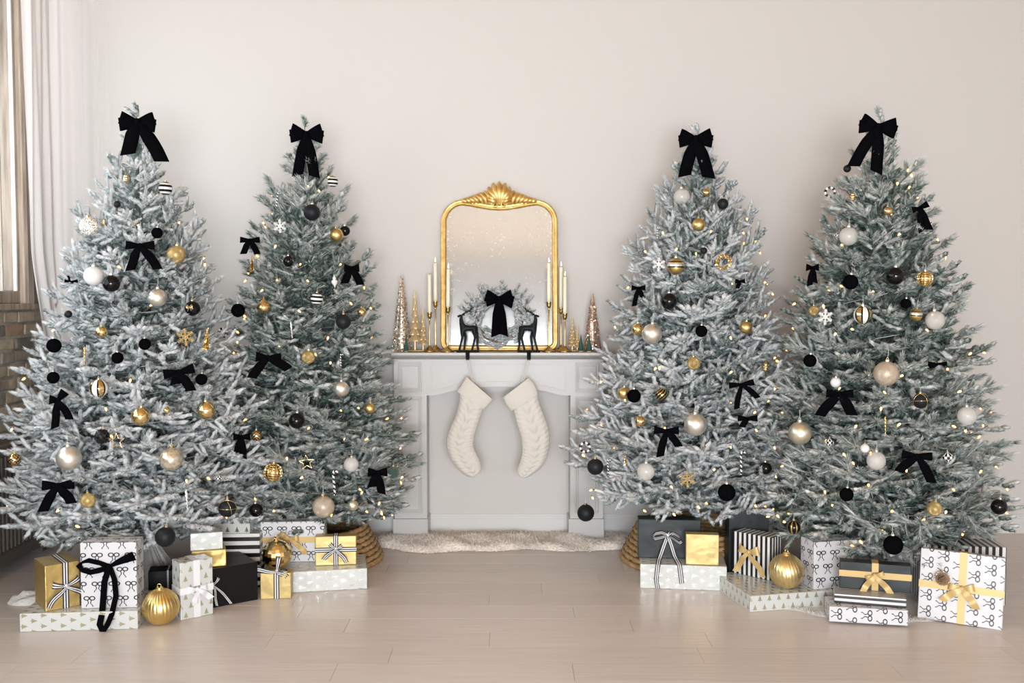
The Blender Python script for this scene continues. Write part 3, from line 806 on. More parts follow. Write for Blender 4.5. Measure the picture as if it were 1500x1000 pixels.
def branch_mesh(L, style, frost=1.0):
    """a branch along +x from the trunk: stem, side shoots, sprigs at their ends"""
    nd = Needles()
    ph = random.uniform(0, 6)
    def stem(s): return np.array([L * s, 0.018 * math.sin(5 * s + ph) * L / 0.5, L * (0.10 * s * s - 0.05 * s)])
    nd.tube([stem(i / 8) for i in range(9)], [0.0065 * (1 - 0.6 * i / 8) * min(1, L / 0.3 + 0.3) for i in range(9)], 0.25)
    def fk():
        if style == 'fir': return random.choices([0.97, 0.82, 0.45], (6, 3, 1.1))[0] * frost
        return random.choices([0.92, 0.70, 0.30], (4.2, 3, 2.0))[0] * frost
    def kind():
        return 'fir' if style == 'fir' or random.random() < 0.55 else 'pine'
    def shoot(P, d, ln, inner):
        d = d / np.linalg.norm(d)
        k = max(0, int((ln - 0.05) / 0.040))
        dark = 0.36 if inner else 1.0  # inner shoots coloured darker, painting in the shade between branches
        if k: nd.tube([P, P + d * ln * 0.5, P + d * ln * 0.72], [0.0035, 0.003, 0.0025], 0.3, 4)
        side = random.choice((-1, 1))
        hz = np.cross(d, [0, 0, 1.0]); hz /= np.linalg.norm(hz) + 1e-9
        for i in range(k):
            t = 0.28 + 0.5 * (i + 0.5) / k
            dd = d * 0.72 + hz * side * random.uniform(0.55, 0.8) + np.array([0, 0, random.uniform(-0.25, 0.35)])
            nd.sprig(P + d * ln * t, dd, random.uniform(0.060, 0.092), kind(), fk() * dark)
            side = -side
        tl = min(ln, random.uniform(0.080, 0.115))
        nd.sprig(P + d * (ln - tl), d + np.array([0, 0, random.uniform(-0.05, 0.15)]), tl, kind(), fk() * dark)
    step = 0.040
    s = 0.24; side = 1
    while s < 0.93:
        ln = min(0.20, max(0.075, (1.02 - s) * L * 0.62 * random.uniform(0.75, 1.15)))
        ang = math.radians(random.uniform(38, 62))
        z = random.uniform(-0.35, 0.45)
        d = np.array([math.cos(ang), side * math.sin(ang), z])
        shoot(stem(s), d, ln, s < 0.45)
        if random.random() < 0.45:
            shoot(stem(s), np.array([0.7, random.uniform(-0.3, 0.3), random.choice((-0.8, 0.8, 0.8))]), min(ln, 0.085), s < 0.5)
        side = -side; s += step / L * random.uniform(0.8, 1.2)
    e = stem(1.0) - stem(0.93)
    nd.sprig(stem(0.90), e, max(0.06, 0.10 * L + 0.03), kind(), fk())
    for sd in (-1, 1):
        nd.sprig(stem(0.92), np.array([0.8, sd * 0.55, 0.1]), 0.055, kind(), fk())
    return nd.mesh('branch', MT[style])

LCLASS = [0.14, 0.22, 0.32, 0.43, 0.55, 0.66]
BR = {st: {L: [branch_mesh(L, st, fr_) for fr_ in (1.06, 1.0, 0.92, 0.66)] for L in LCLASS} for st in ('fir', 'pine')}

# ------------------------------------------------------------------ trees: where each stands and how wide it is
class Tree: pass
TREES = {}
def deftree(i, px, d, apex, table, style):
    t = Tree(); t.x = (px - 750) / F * d; t.y = d; t.style = style; t.i = i
    t.z = [on_y(px, yy, d)[2] for yy, _ in table][::-1]
    t.r = [hw * d / F for _, hw in table][::-1]
    t.top = on_y(px, apex, d)[2]
    TREES[i] = t
deftree(1, 205, 4.90, 158, [(190, 8), (230, 24), (260, 52), (300, 72), (380, 112), (450, 122), (500, 142), (590, 178), (640, 190), (740, 200), (785, 165)], 'fir')
deftree(2, 449, 5.27, 178, [(200, 8), (235, 25), (265, 48), (350, 77), (440, 106), (560, 128), (620, 148), (700, 158), (765, 135)], 'pine')
deftree(3, 1020, 5.27, 187, [(205, 8), (240, 28), (265, 46), (300, 72), (370, 102), (430, 116), (500, 134), (590, 165), (680, 188), (742, 160)], 'fir')
deftree(4, 1285, 4.90, 166, [(200, 8), (240, 40), (260, 60), (330, 84), (420, 118), (470, 138), (550, 155), (640, 172), (740, 198), (795, 168)], 'pine')
def R_(t, z): return float(np.interp(z, t.z, t.r))

def on_tree(i, px, py, k=1.0):
    """where the line of sight first meets the outside of the tree's cone (or passes nearest to it)"""
    t = TREES[i]; r = ray(px, py)
    best, bp = 9e9, None
    for s in np.arange(t.y - 0.85, t.y + 0.5, 0.006):
        p = CAM + r * (s / r[1])
        g = math.hypot(p[0] - t.x, p[1] - t.y) - k * R_(t, p[2])
        if g < best: best, bp = g, p
        if g < 0: return p
    return bp

TP = {1: 'on the snowy tree by the window', 2: 'on the greener tree beside the mantel', 3: 'on the snowy tree beside the mantel', 4: 'on the tree above the ruffled skirt'}
KEEP = []      # (px, py, radius px, depth) of things hung on the trees: branches grow clear of them

# ------------------------------------------------------------------ hanging ornaments
PROTO = {}
def cap_mesh(mat):
    b = MB(); b.lathe([(0.0, 1.16), (0.17, 1.16), (0.19, 1.12), (0.19, 0.95), (0.0, 0.95)], 10, 0, False); return b.mesh('cap', mat)
def hang_mesh(h=0.75):
    b = MB(); b.torus(0.085, 0.02, 12, 5, 0, 'y', (0, 0, 1.22)); b.tube([(0, 0, 1.28), (0.03, 0, 1.3 + h * 0.5), (0, 0, 1.28 + h)], 0.018, 4, 0); return b.mesh('hanger', MT['wire'])
CAPG, CAPS, HANG = cap_mesh(MT['gold_gloss']), cap_mesh(MT['silver']), hang_mesh()
def ball(material, **kw):
    b = MB(); b.sphere(1.0, kw.pop('nu', 28), kw.pop('nv', 16), **kw); return b.mesh('bauble', material)
def reg(code, noun, main, extra=(), name='bauble', cat='ornament', cap=CAPG): PROTO[code] = (noun, main, list(extra) + ([('cap', cap), ('hanger', HANG)] if cap else []), name, cat)
reg('bm', 'matte black bauble', ball(MT['black_matte']), cap=CAPG)
reg('bv', 'black velvet bauble', ball(MT['velvet'], mod=lambda t, p: 1 + 0.012 * math.sin(9 * t) * math.sin(14 * p)), cap=CAPS)
reg('bg', 'glossy black bauble', ball(MT['black_gloss']), cap=CAPS)
reg('gs', 'shiny gold bauble', ball(MT['gold_gloss']))
reg('gm', 'satin gold bauble', ball(MT['gold_matte']))
reg('gg', 'glittery gold bauble', ball(MT['gold_glitter']))
reg('cg', 'glittery champagne bauble', ball(MT['champagne_glitter']))
reg('cm', 'satin champagne bauble', ball(MT['champagne']), cap=CAPS)
reg('sm', 'satin silver bauble', ball(MT['silver']), cap=CAPS)
reg('wp', 'pearl white bauble', ball(MT['pearl']), cap=CAPS)
reg('cl', 'frosted clear glass bauble', ball(MT['clear']), cap=CAPS)
reg('ca', 'marbled champagne glass bauble', ball(MT['clear_gold']), cap=CAPG)
reg('lp', 'leopard spotted bauble', ball(MT['leopard']))
reg('ro', 'hammered rose gold bauble', ball(MT['rose']), [('thread', hang_mesh(3.2))])
reg('gv', 'dark green velvet bauble', ball(MT['green_velvet']))
reg('hs', 'black and white banded bauble', ball([MT['white_paint'], MT['black_gloss']], nv=18, mat=lambda j, k: (j // 2) % 2))
def vstripe(j, k): return [0, 0, 0, 1, 2, 2, 2, 1][k % 8]
reg('vs', 'gold white and black striped bauble', ball([MT['white_paint'], MT['black_gloss'], MT['gold_gloss']], nu=32, mat=vstripe, mod=lambda t, p: 1.0 + 0.012 * math.cos(8 * p)))
reg('bs', 'black and gold striped bauble', ball([MT['black_gloss'], MT['gold_matte']], nu=32, mat=lambda j, k: 1 if k % 4 == 3 else 0))
reg('gb', 'gold bauble banded in black', ball([MT['gold_matte'], MT['black_gloss'], MT['champagne']], nv=20, mat=lambda j, k: 1 if j in (6, 10) else (2 if j in (7, 8, 9) else 0)))
reg('bd', 'black bauble with diamond facets', ball([MT['black_gloss'], MT['black_matte']], nu=16, nv=10, smooth=False, mat=lambda j, k: (j + k) % 2, mod=lambda t, p: 1 + 0.03 * math.cos(8 * p) * math.cos(5 * t)))
reg('lt', 'black and gold latticed bauble', ball([MT['black_gloss'], MT['gold_matte']], nu=24, nv=16, mat=lambda j, k: 1 if (j + k) % 3 == 0 else 0))
reg('zz', 'gold and black zigzag bauble', ball([MT['gold_gloss'], MT['black_gloss']], nu=24, nv=16, mat=lambda j, k: 1 if (j + abs(k % 6 - 3)) % 3 == 0 else 0))
b = MB()
for j in range(1, 9): b.torus(math.sin(PI * j / 9) * 0.98, 0.07, 24, 6, 0, 'z', (0, 0, math.cos(PI * j / 9) * 0.98))
for k in range(6):
    a = PI * k / 6
    pts = [(math.cos(a) * math.sin(2 * PI * i / 24), math.sin(a) * math.sin(2 * PI * i / 24), math.cos(2 * PI * i / 24)) for i in range(25)]
    b.tube(pts, 0.06, 5, 0, cap=False)
b.sphere(0.86, 16, 10)
reg('gn', 'gold net bauble', b.mesh('bauble', MT['gold_gloss']))
def bands(axes, mat):
    b = MB()
    for (ax, tilt) in axes:
        pts = []
        for i in range(29):
            a = 2 * PI * i / 28
            v = Vector((math.cos(a), 0, math.sin(a))) * 1.01
            v.rotate(Euler((tilt, 0, ax))); pts.append(v)
        b.tube(pts, 0.035, 5, 0, cap=False)
    return b.mesh('gold_band', mat)
reg('bl', 'matte black bauble crossed by gold lines', ball(MT['black_matte']), [('gold_band', bands([(0.5, 0.25), (0.1, 1.45), (-0.6, 0.2)], MT['gold_gloss']))])
b = MB()
for s in (-1, 1):
    for q in (0.45, 0.85):
        b.tube([(s * (0.12 + 0.5 * math.sin(PI * i / 10) * q * 0.7 + 0.3 * q * i / 10 * 0), -1.0, 0.05 + 0.55 * q * math.sin(2 * PI * i / 10) * 0.6 + 0.2) for i in range(11)], 0.035, 4, 0)
b.tube([(0, -0.99, 0.3), (-0.25, -0.97, -0.3)], 0.04, 4, 0); b.tube([(0, -0.99, 0.3), (0.25, -0.97, -0.3)], 0.04, 4, 0)
reg('bb', 'black bauble with a gold bow', ball(MT['black_gloss']), [('gold_bow', b.mesh('gold_bow', MT['gold_gloss']))])
# shaped ornaments; unit = half height
b = MB(); b.lathe([(0.0, -1), (0.10, -0.9), (0.18, -0.7), (0.42, -0.5), (0.46, -0.4), (0.40, -0.3), (0.30, -0.25), (0.50, -0.1), (0.52, 0.0), (0.46, 0.12), (0.28, 0.2), (0.42, 0.32), (0.42, 0.42), (0.25, 0.55), (0.10, 0.65), (0.09, 0.98), (0, 1.0)], 14)
reg('fi', 'tiered gold finial', b.mesh('finial', MT['gold_gloss']), name='finial_ornament', cap=None)
b = MB(); b.lathe([(0.0, -1), (0.08, -0.85), (0.14, -0.65), (0.35, -0.45), (0.62, -0.2), (0.72, 0.0), (0.66, 0.2), (0.45, 0.42), (0.2, 0.6), (0.1, 0.7), (0.08, 0.98), (0, 1)], 24, lambda i, k: (k // 2 + i // 2) % 2)
reg('sf', 'black and white striped finial', b.mesh('finial', [MT['black_gloss'], MT['white_paint']]), name='finial_ornament', cap=None)
b = MB(); b.lathe([(0.0, -1), (0.12, -0.7), (0.4, -0.3), (0.5, 0.0), (0.35, 0.2), (0.2, 0.3), (0.3, 0.45), (0.12, 0.7), (0.06, 1.0), (0, 1)], 12)
reg('wf', 'white teardrop finial', b.mesh('finial', MT['pearl']), name='finial_ornament', cap=None)
def icicle(mat):
    b = MB(); n = 30
    pts = [(0.03 * math.cos(i * 1.1), 0.03 * math.sin(i * 1.1), 1 - 2 * i / n) for i in range(n + 1)]
    b.tube(pts, [0.05 + 0.10 * math.sin(PI * min(1, (i + 1) / n * 1.6)) * (1 - i / n) for i in range(n + 1)], 7)
    return b.mesh('icicle', mat)
reg('ic', 'gold icicle', icicle(MT['gold_matte']), name='icicle_ornament', cap=None)
reg('iw', 'white glass icicle', icicle(MT['pearl']), name='icicle_ornament', cap=None)
def flake(mat, r=0.055):
    b = MB()
    for k in range(6):
        a = PI / 6 + k * PI / 3; c, s = math.cos(a), math.sin(a)
        b.tube([(0, 0, 0), (c, 0, s)], [r, r], 6)
        for q in (0.4, 0.62, 0.82):
            for sg in (-1, 1):
                a2 = a + sg * 0.9; ln = 0.42 * (1.15 - q * 0.8)
                b.tube([(c * q, 0, s * q), (c * q + ln * math.cos(a2), 0, s * q + ln * math.sin(a2))], r * 0.85, 5)
    b.torus(0.26, r, 18, 6, 0, 'y')
    return b.mesh('snowflake', mat)
reg('sw', 'white snowflake', flake(MT['white_paint'], 0.075), name='snowflake_ornament', cap=None)
reg('sg', 'gold glitter snowflake', flake(MT['gold_glitter'], 0.07), name='snowflake_ornament', cap=None)
b = MB(); pts = [((1.0 if i % 2 == 0 else 0.42) * math.sin(i * PI / 5), 0, (1.0 if i % 2 == 0 else 0.42) * math.cos(i * PI / 5)) for i in range(10)]
for i in range(10): b.tube([pts[i], pts[(i + 1) % 10]], 0.055, 6)
reg('st', 'open gold wire star', b.mesh('star', MT['gold_gloss']), name='star_ornament', cap=None)
b = MB(); path = [(0, 0, -1 + 1.55 * i / 22) for i in range(23)] + [(0.16 - 0.16 * math.cos(PI * i / 10), 0, 0.55 + 0.24 * math.sin(PI * i / 10)) for i in range(1, 11)]
n0 = len(b.m); b.tube(path, 0.085, 10, 0)
for i in range(len(path) - 1):
    for k in range(10): b.m[n0 + i * 10 + k] = ((i * 2 + k) // 5) % 2
reg('cc', 'black and white twisted candy cane', b.mesh('candy_cane', [MT['white_paint'], MT['black_gloss']]), name='candy_cane_ornament', cap=None)
def tinsel(mat, ring=False):
    b = MB(); rr = random.Random(3)
    for i in range(420):
        if ring:
            a = rr.uniform(0, 2 * PI); base = np.array([0.72 * math.cos(a), 0, 0.72 * math.sin(a)]); L_ = 0.30
        else:
            t = rr.random(); base = np.array([0, 0, 1 - 2 * t]); L_ = 0.08 + 0.40 * t
        d = np.array([rr.gauss(0, 1), rr.gauss(0, 1), rr.gauss(0, 1)]); d /= np.linalg.norm(d)
        s = np.cross(d, [0.3, 0.7, 0.2]); s /= np.linalg.norm(s) + 1e-9
        tip = base + d * L_
        b.add([base + s * 0.05, base - s * 0.05, tip], [(0, 1, 2)])
    return b.mesh('tinsel', mat)
reg('ti', 'gold tinsel tree', tinsel(MT['gold_gloss']), name='tinsel_ornament', cap=None)
reg('tr', 'gold tinsel wreath', tinsel(MT['gold_gloss'], True), name='tinsel_ornament', cap=None)
b = MB(); b.torus(0.75, 0.22, 24, 8, 0, 'y', mod=lambda a, q: 1 + 0.2 * math.sin(9 * a))
b.m = [(i // 16) % 2 for i in range(len(b.m))]
reg('rg', 'black and white beaded ring', b.mesh('ring', [MT['white_paint'], MT['black_gloss']]), name='ring_ornament', cap=None)
b = MB(); b.lathe([(0, -1), (0.3, -0.97), (0.62, -0.8), (0.8, -0.5), (0.82, -0.25), (0.7, 0.05), (0.45, 0.3), (0.24, 0.48), (0.12, 0.65), (0.10, 0.9), (0, 1)], 20)
reg('on', 'shiny gold onion bauble', b.mesh('bauble', MT['gold_gloss']), cap=None)

def hang(i, px, py, r, code, where, k=1.03, at=None):
    noun, main, extra, name, cat = PROTO[code]
    p = at if at is not None else on_tree(i, px, py, k)
    rm = r * fwd(p) / F
    o = place(name, main, None, p, (random.uniform(-0.08, 0.08), random.uniform(-0.1, 0.1), random.uniform(-0.5, 0.5) if code not in ('bb', 'sw', 'sg', 'st', 'cc', 'rg', 'tr') else random.uniform(-0.15, 0.15)), rm)
    tag(o, (noun + ' ' + where + ' ' + TP[i]).strip(), cat)
    if name == 'bauble': o['group'] = 'baubles on the trees'
    for nm, me in extra: place(nm, me, o)
    KEEP.append((px, py, r, fwd(p)))
    return o

ORN = {
 1: [(185, 261, 9, 'fi', 'just below the top bow'), (242.5, 276, 10, 'hs', 'near the tip'), (171.5, 299, 5, 'bm', 'tiny, under the gold finial'), (130.5, 331, 13.5, 'lp', 'hanging free by the curtain'),
     (152.6, 325, 6, 'fi', 'small, beside the leopard bauble'), (230, 341, 8, 'bv', 'tucked above the upper bow'), (258, 373, 13.5, 'gg', 'high up'), (137, 404, 14, 'wp', 'beside a black one'),
     (163, 415, 12.5, 'bg', 'next to the white bauble'), (230.5, 436, 13.5, 'sm', 'in the upper middle'), (282, 451.5, 11, 'bb', ''), (100, 460, 5.5, 'bm', 'tiny, at the curtain edge'),
     (149, 486, 8.5, 'gs', 'small, at mid height'), (79, 506, 10.5, 'bv', 'large, before the curtain'), (271.5, 493.5, 13, 'sg', ''), (303, 496, 15, 'ti', ''), (212, 504, 8.5, 'bv', 'upper of the middle two'),
     (172, 524, 8.5, 'bv', 'lower of the middle two'), (124, 522, 14, 'ic', ''), (78, 553, 8.8, 'bv', 'dangling on a long string'), (295, 555.5, 8.5, 'bv', 'beside the middle bow'),
     (144.5, 568.5, 13.2, 'vs', ''), (206, 609.6, 13.5, 'gs', 'large, in the lower middle'), (302, 601, 13.5, 'gs', 'large, on the mantel side'), (244.5, 599, 6, 'on', 'tiny'),
     (149.5, 639, 11, 'bd', 'beside the star'), (170.7, 646, 12, 'st', ''), (101, 671, 18, 'sm', 'big, low'), (250.5, 672, 17, 'ca', 'big, low'), (21, 673, 9.5, 'zz', 'by the radiator'),
     (129, 732.6, 11, 'gg', 'low, beside the bow'), (273.6, 732, 15, 'iw', ''), (242, 786, 14.5, 'bm', 'big, at the very bottom'), (333, 744, 13, 'bl', ''), (320, 700, 7, 'sf', 'low')],
 2: [(487.5, 266, 8, 'hs', 'small, near the tip'), (406, 292, 13, 'cc', 'high up'), (456.7, 311, 12, 'bm', 'big, under the top bow'), (410, 331, 10, 'sw', ''), (493, 344, 10, 'gm', 'high up'),
     (505.5, 338, 7.5, 'bg', 'behind the high gold one'), (369, 386, 11, 'ti', ''), (422.5, 382.5, 8, 'bg', 'small, in the upper middle'), (490, 412, 10, 'wf', ''), (348.7, 454.4, 10, 'bv', 'at the window-side edge'),
     (386.4, 446, 13, 'on', 'large'), (464, 437.6, 9, 'hs', 'in the middle'), (530, 457, 6.5, 'gs', 'tiny, at the mantel-side edge'), (503, 471, 11, 'bm', 'half hidden at mid height'), (326.4, 487, 8, 'rg', ''),
     (427, 483, 12, 'iw', ''), (451.6, 523, 10, 'gg', 'in the middle'), (500, 569.6, 11.5, 'sm', ''), (434.7, 616, 11.7, 'bg', 'large, low'), (499, 527, 11, 'cc', 'at mid height'), (542, 598, 8, 'gm', 'facing the mantel'),
     (400, 691.5, 13, 'gn', ''), (376, 637.6, 8, 'zz', 'low'), (449, 677, 11, 'st', ''), (514.5, 680, 11, 'cl', ''), (489, 705, 20, 'cc', 'long, low'), (474, 742, 16, 'cg', 'big, at the bottom'),
     (576, 692, 9, 'gv', ''), (517, 740, 8, 'cm', 'small, at the bottom'), (375, 747, 10, 'bg', 'at the bottom')],
 3: [(998.8, 288, 12, 'cl', 'near the tip'), (1059, 298.5, 8, 'bm', 'small, near the tip'), (1035, 282, 5.5, 'gs', 'tiny, near the tip'), (1023.5, 329, 9.5, 'gm', 'high up'), (963, 341, 10, 'cc', 'high up'),
     (1031, 367, 5, 'bm', 'tiny, in the upper middle'), (965, 387, 10, 'sw', ''), (990, 390, 12.5, 'gb', ''), (1060, 384, 13, 'tr', ''), (980, 441, 12, 'bg', 'large, high up'), (934, 482, 9, 'gs', 'beside the big silver one'),
     (955, 489, 15, 'sm', 'big, at mid height'), (1027.5, 485, 8.7, 'bv', 'at mid height'), (1092.8, 479.6, 9.2, 'gm', 'at mid height'), (1016, 532, 9.7, 'gg', ''), (1121.6, 537, 10, 'fi', ''),
     (913.6, 575.6, 9, 'gm', 'beside a velvet one'), (928.7, 579.6, 10, 'bv', 'facing the mantel'), (968.8, 577.5, 9.3, 'lt', ''), (1018.7, 621.7, 16.5, 'sm', 'big, low'), (938, 617, 8, 'gs', 'small, low'),
     (872, 683.4, 12, 'bm', 'large, before the mantel'), (890.5, 683, 13, 'cc', 'before the mantel'), (946, 690.6, 13, 'cl', 'low'), (1006.6, 702, 12, 'sg', ''), (1064.5, 721, 12.7, 'bv', 'large, at the bottom'),
     (1085.5, 676, 19, 'cc', 'lowest,'), (858, 751, 12.5, 'bm', 'hanging lowest, before the mantel'), (916, 673, 7, 'ti', 'small'), (857, 655, 9, 'rg', '')],
 4: [(1241, 247, 5.5, 'bm', 'tiny, near the tip'), (1216, 281.5, 9, 'rg', 'near the tip'), (1249, 288, 9, 'fi', 'near the tip'), (1301, 309, 6.5, 'gs', 'small, near the tip'), (1243, 346, 13.7, 'cl', 'glowing, high up'),
     (1226, 345, 6, 'sf', 'tiny, high up'), (1246, 413, 11, 'bv', 'large, high up'), (1311.5, 404, 13, 'bg', 'large, high up'), (1355, 408, 11, 'gn', ''), (1192, 455, 7.5, 'gg', 'small, beside the snowflake'),
     (1209, 464, 11.5, 'sw', ''), (1264, 461, 13.2, 'vs', ''), (1327, 444.5, 7.5, 'bv', 'small, at mid height'), (1342, 461, 9, 'gb', ''), (1370, 469, 14, 'cl', 'at the outer edge'),
     (1186.4, 528, 9.5, 'bv', 'at mid height'), (1298, 547, 18, 'cg', 'biggest one,'), (1224, 560, 7.5, 'wp', 'above the middle bow'), (1348.5, 587, 11, 'bl', ''), (1416.5, 609, 13.7, 'cl', 'low at the outer edge'),
     (1172, 634, 17, 'cm', 'biggest one,'), (1297, 624, 14, 'ic', ''), (1215, 648, 9, 'sf', 'low'), (1388.5, 669.5, 11, 'sf', 'large, low'), (1283.5, 674.5, 13.7, 'cl', 'low in the middle'),
     (1240, 724, 10, 'bv', 'low'), (1369, 745, 11, 'gg', 'low'), (1162.6, 772, 10.2, 'bs', ''), (1308.4, 798, 14, 'bv', 'biggest, at the very bottom'), (1463.5, 742, 11.5, 'bg', 'low at the outer edge'),
     (1121.5, 685.5, 9, 'bg', 'deep in the gap'), (1380.4, 847, 10.7, 'ro', 'hanging before the leaning gift'), (1267, 656.5, 6.5, 'wp', 'tiny, low')],
}
for i in ORN:
    for px, py, r, code, where in ORN[i]:
        hang(i, px, py, r, code, where, 1.04, on_y(px, py, 4.24) if code == 'ro' else None)

# ------------------------------------------------------------------ bows
def make_loop(b, side, ang, L, H, h0, depth, mats, curl=0.0):
    d = np.array([side * math.cos(ang), 0, math.sin(ang)]); p = np.array([-side * math.sin(ang), 0, math.cos(ang)]) * 1.0
    pts, wd = [], []
    n = 18
    widths = []
    for k in range(n + 1):
        a = 2 * PI * k / n
        u = L * (0.5 - 0.5 * math.cos(a)) ** 0.85
        v = -depth * math.sin(a) * (0.45 + 0.55 * u / L)
        pts.append(d * u + np.array([0, v, 0]) + p * curl * math.sin(a) * H * 0.5)
        widths.append(h0 + (H - h0) * (u / L) ** 0.9)
        wd.append(p)
    b.strip(pts, wd, widths, mats)

def tail_strip(b, tail, rw, mats, y0=-0.012, wave=0.006):
    dx, dz = tail[:2]
    n = 10
    pts, wd = [], []
    L = math.hypot(dx, dz)
    for k in range(n + 1):
        t = k / n
        bow_ = math.sin(PI * t) * dx * 0.18
        pts.append((dx * t + bow_ * 0.5, y0 - wave * math.sin(2.2 * PI * t) - 0.004 * t, dz * t))
    for k in range(n + 1):
        a, c = np.array(pts[max(0, k - 1)]), np.array(pts[min(n, k + 1)])
        t = c - a; wd.append((t[2], 0, -t[0]))
    s = 1 if wd[-1][0] * dx > 0 else -1
    e = wd[-1]; dd = np.array(pts[-1]) - np.array(pts[-2]); dd /= np.linalg.norm(dd)
    wd[-1] = tuple(np.array(e) / np.linalg.norm(e) + dd * 0.45 * s)
    w = [rw * (0.55 + 0.45 * min(1, k / 4)) for k in range(n + 1)]
    w[-1] = rw * math.hypot(1, 0.45)
    b.strip(pts, wd, w, mats)

def bow_parts(root, mats, L, H, rw, tails, loops, knot, depth=None, solid=0.0, loop_curl=0.0):
    mi = tuple(range(len(mats)))
    depth = depth or L * 0.26
    for (side, ang, lf) in loops:
        b = MB(); make_loop(b, side, ang, L * lf, H, rw * 0.42, depth, mi, loop_curl); o = b.build('loop', mats, root)
        if solid:
            s = o.modifiers.new('Solidify', 'SOLIDIFY'); s.thickness = solid
    for t in tails:
        b = MB(); tail_strip(b, t, rw, mi); o = b.build('tail', mats, root)
        if solid:
            s = o.modifiers.new('Solidify', 'SOLIDIFY'); s.thickness = solid
    b = MB(); b.sphere(1.0, 12, 8, 0); o = b.build('knot', mats[0] if len(mats) == 1 else mats[1], root, (0, -depth * 0.25, 0)); o.scale = (knot * 0.75, knot * 0.75, knot)

def tree_bow(i, px, py, span, H, rw, tails, label, double=False, k=1.07, roll=0.0, loops=None, at=None):
    p = at if at is not None else on_tree(i, px, py, k)
    s = fwd(p) / F
    yaw = math.atan2(-p[0], p[1]) * 0.6
    o = thing('velvet_bow', label, 'bow', p, (0, roll, yaw), 'black velvet bows on the trees')
    L = span * s
    if loops is None:
        loops = [(-1, 0.06, 1.0), (1, 0.06, 1.0)] if not double else [(-1, 0.30, 1.0), (1, 0.30, 1.0), (-1, -0.12, 1.02), (1, -0.14, 1.02)]
    bow_parts(o, [MT['velvet']], L, H * s, rw * s, [(a * s, c * s) for a, c in tails], loops, rw * s * 0.34, solid=0.0012)
    for q in [(px + span * 0.6, py), (px - span * 0.6, py), (px, py)]: KEEP.append((q[0], q[1], H * 0.55, fwd(p)))
    for a, c in tails:
        for f in (0.35, 0.65, 0.9): KEEP.append((px + a * f, py - c * f, rw * 0.5, fwd(p)))
    return o

def apexp(i, px, py, dy=-0.12):
    return on_y(px, py, TREES[i].y + dy)
tree_bow(1, 201, 180, 25, 19, 20, [(-13, -47), (34, -56)], 'black velvet bow topping the snowy tree by the window', True, at=apexp(1, 201, 180))
tree_bow(2, 449, 197, 23.5, 19, 15.5, [(-13, -60), (11, -62)], 'black velvet bow topping the greener tree beside the mantel', True, at=apexp(2, 449, 197))
tree_bow(3, 1019, 204, 24, 18, 18, [(-16, -54), (19, -57)], 'black velvet bow topping the snowy tree beside the mantel', True, at=apexp(3, 1019, 204))
tree_bow(4, 1286, 186, 26, 19, 17, [(-23, -62), (10, -66)], 'black velvet bow topping the tree above the ruffled skirt', True, roll=0.18, at=apexp(4, 1286, 186, -0.15))
B1, B2, B3, B4 = (TP[i] for i in (1, 2, 3, 4))
tree_bow(1, 205, 360, 20, 13, 13, [(-13, -36), (25, -34)], 'small black bow high up ' + B1)
tree_bow(1, 262, 545, 22, 15, 14, [(12, -30), (-8, -16)], 'black bow beside a velvet bauble, at mid height, ' + B1, roll=-0.2)
tree_bow(1, 85, 586, 12, 14, 11, [(-4, -40), (16, -28)], 'drooping black bow facing the brick ' + B1, loops=[(1, 0.9, 1.3), (-1, 0.1, 1.0)])
tree_bow(1, 85, 711, 22, 14, 14, [(-20, -36), (19, -26)], 'wide black bow low ' + B1)
tree_bow(1, 104, 412, 9, 5, 3, [(4, -2), (-3, 8)], 'tiny black cord bow before the curtain ' + B1)
tree_bow(2, 366, 352, 14, 9, 9, [(-9, -20), (11, -20)], 'small black bow at the window side, high, ' + B2)
tree_bow(2, 515, 393, 11, 12, 11, [(-10, -22), (13, -24)], 'black bow on the mantel side, high, ' + B2)
tree_bow(2, 393, 524, 18, 14, 13, [(30, -15), (-22, -30)], 'wide flat black bow at mid height ' + B2, roll=0.05)
tree_bow(2, 354, 640, 12, 10, 11, [(2, -30), (-6, -22)], 'black bow in the gap to the window tree ' + B2)
tree_bow(2, 553, 692, 14, 13, 12, [(6, -30), (-8, -20)], 'black bow low on the mantel side ' + B2)
tree_bow(3, 935, 422, 10, 8, 7, [(6, -14), (-6, -26)], 'small black bow high at the mantel side ' + B3)
tree_bow(3, 1084, 412, 7, 7, 6, [(-4, -10)], 'tiny black bow high at the outer side ' + B3)
tree_bow(3, 1086, 563, 18, 9, 8, [(-12, -34), (20, -22)], 'black bow with loose loops at mid height ' + B3, roll=-0.15)
tree_bow(3, 976, 631, 18, 11, 11, [(-9, -37), (18, -22)], 'black bow low in the middle ' + B3)
tree_bow(3, 1095, 613, 14, 9, 9, [(-8, -12)], 'half hidden black bow near the neighbouring tree ' + B3)
tree_bow(4, 1347, 305, 13, 10, 10, [(-5, -34), (5, -34)], 'black bow with long tails near the tip ' + B4, roll=-0.25, loops=[(1, 0.25, 1.0), (-1, 0.0, 0.8)])
tree_bow(4, 1190, 392, 9, 11, 8, [(3, -22), (-4, -26)], 'small black bow high at the mantel side ' + B4, k=1.0)
tree_bow(4, 1230, 577, 19, 12, 15, [(-28, -32), (17, -30)], 'wide black bow at mid height ' + B4)
tree_bow(4, 1343, 668, 21, 12, 13, [(-24, -24), (22, -36)], 'wide black bow low ' + B4, roll=0.05)
tree_bow(4, 1373, 533, 13, 6, 7, [(-12, -4)], 'flattened black bow under a branch at mid height ' + B4)

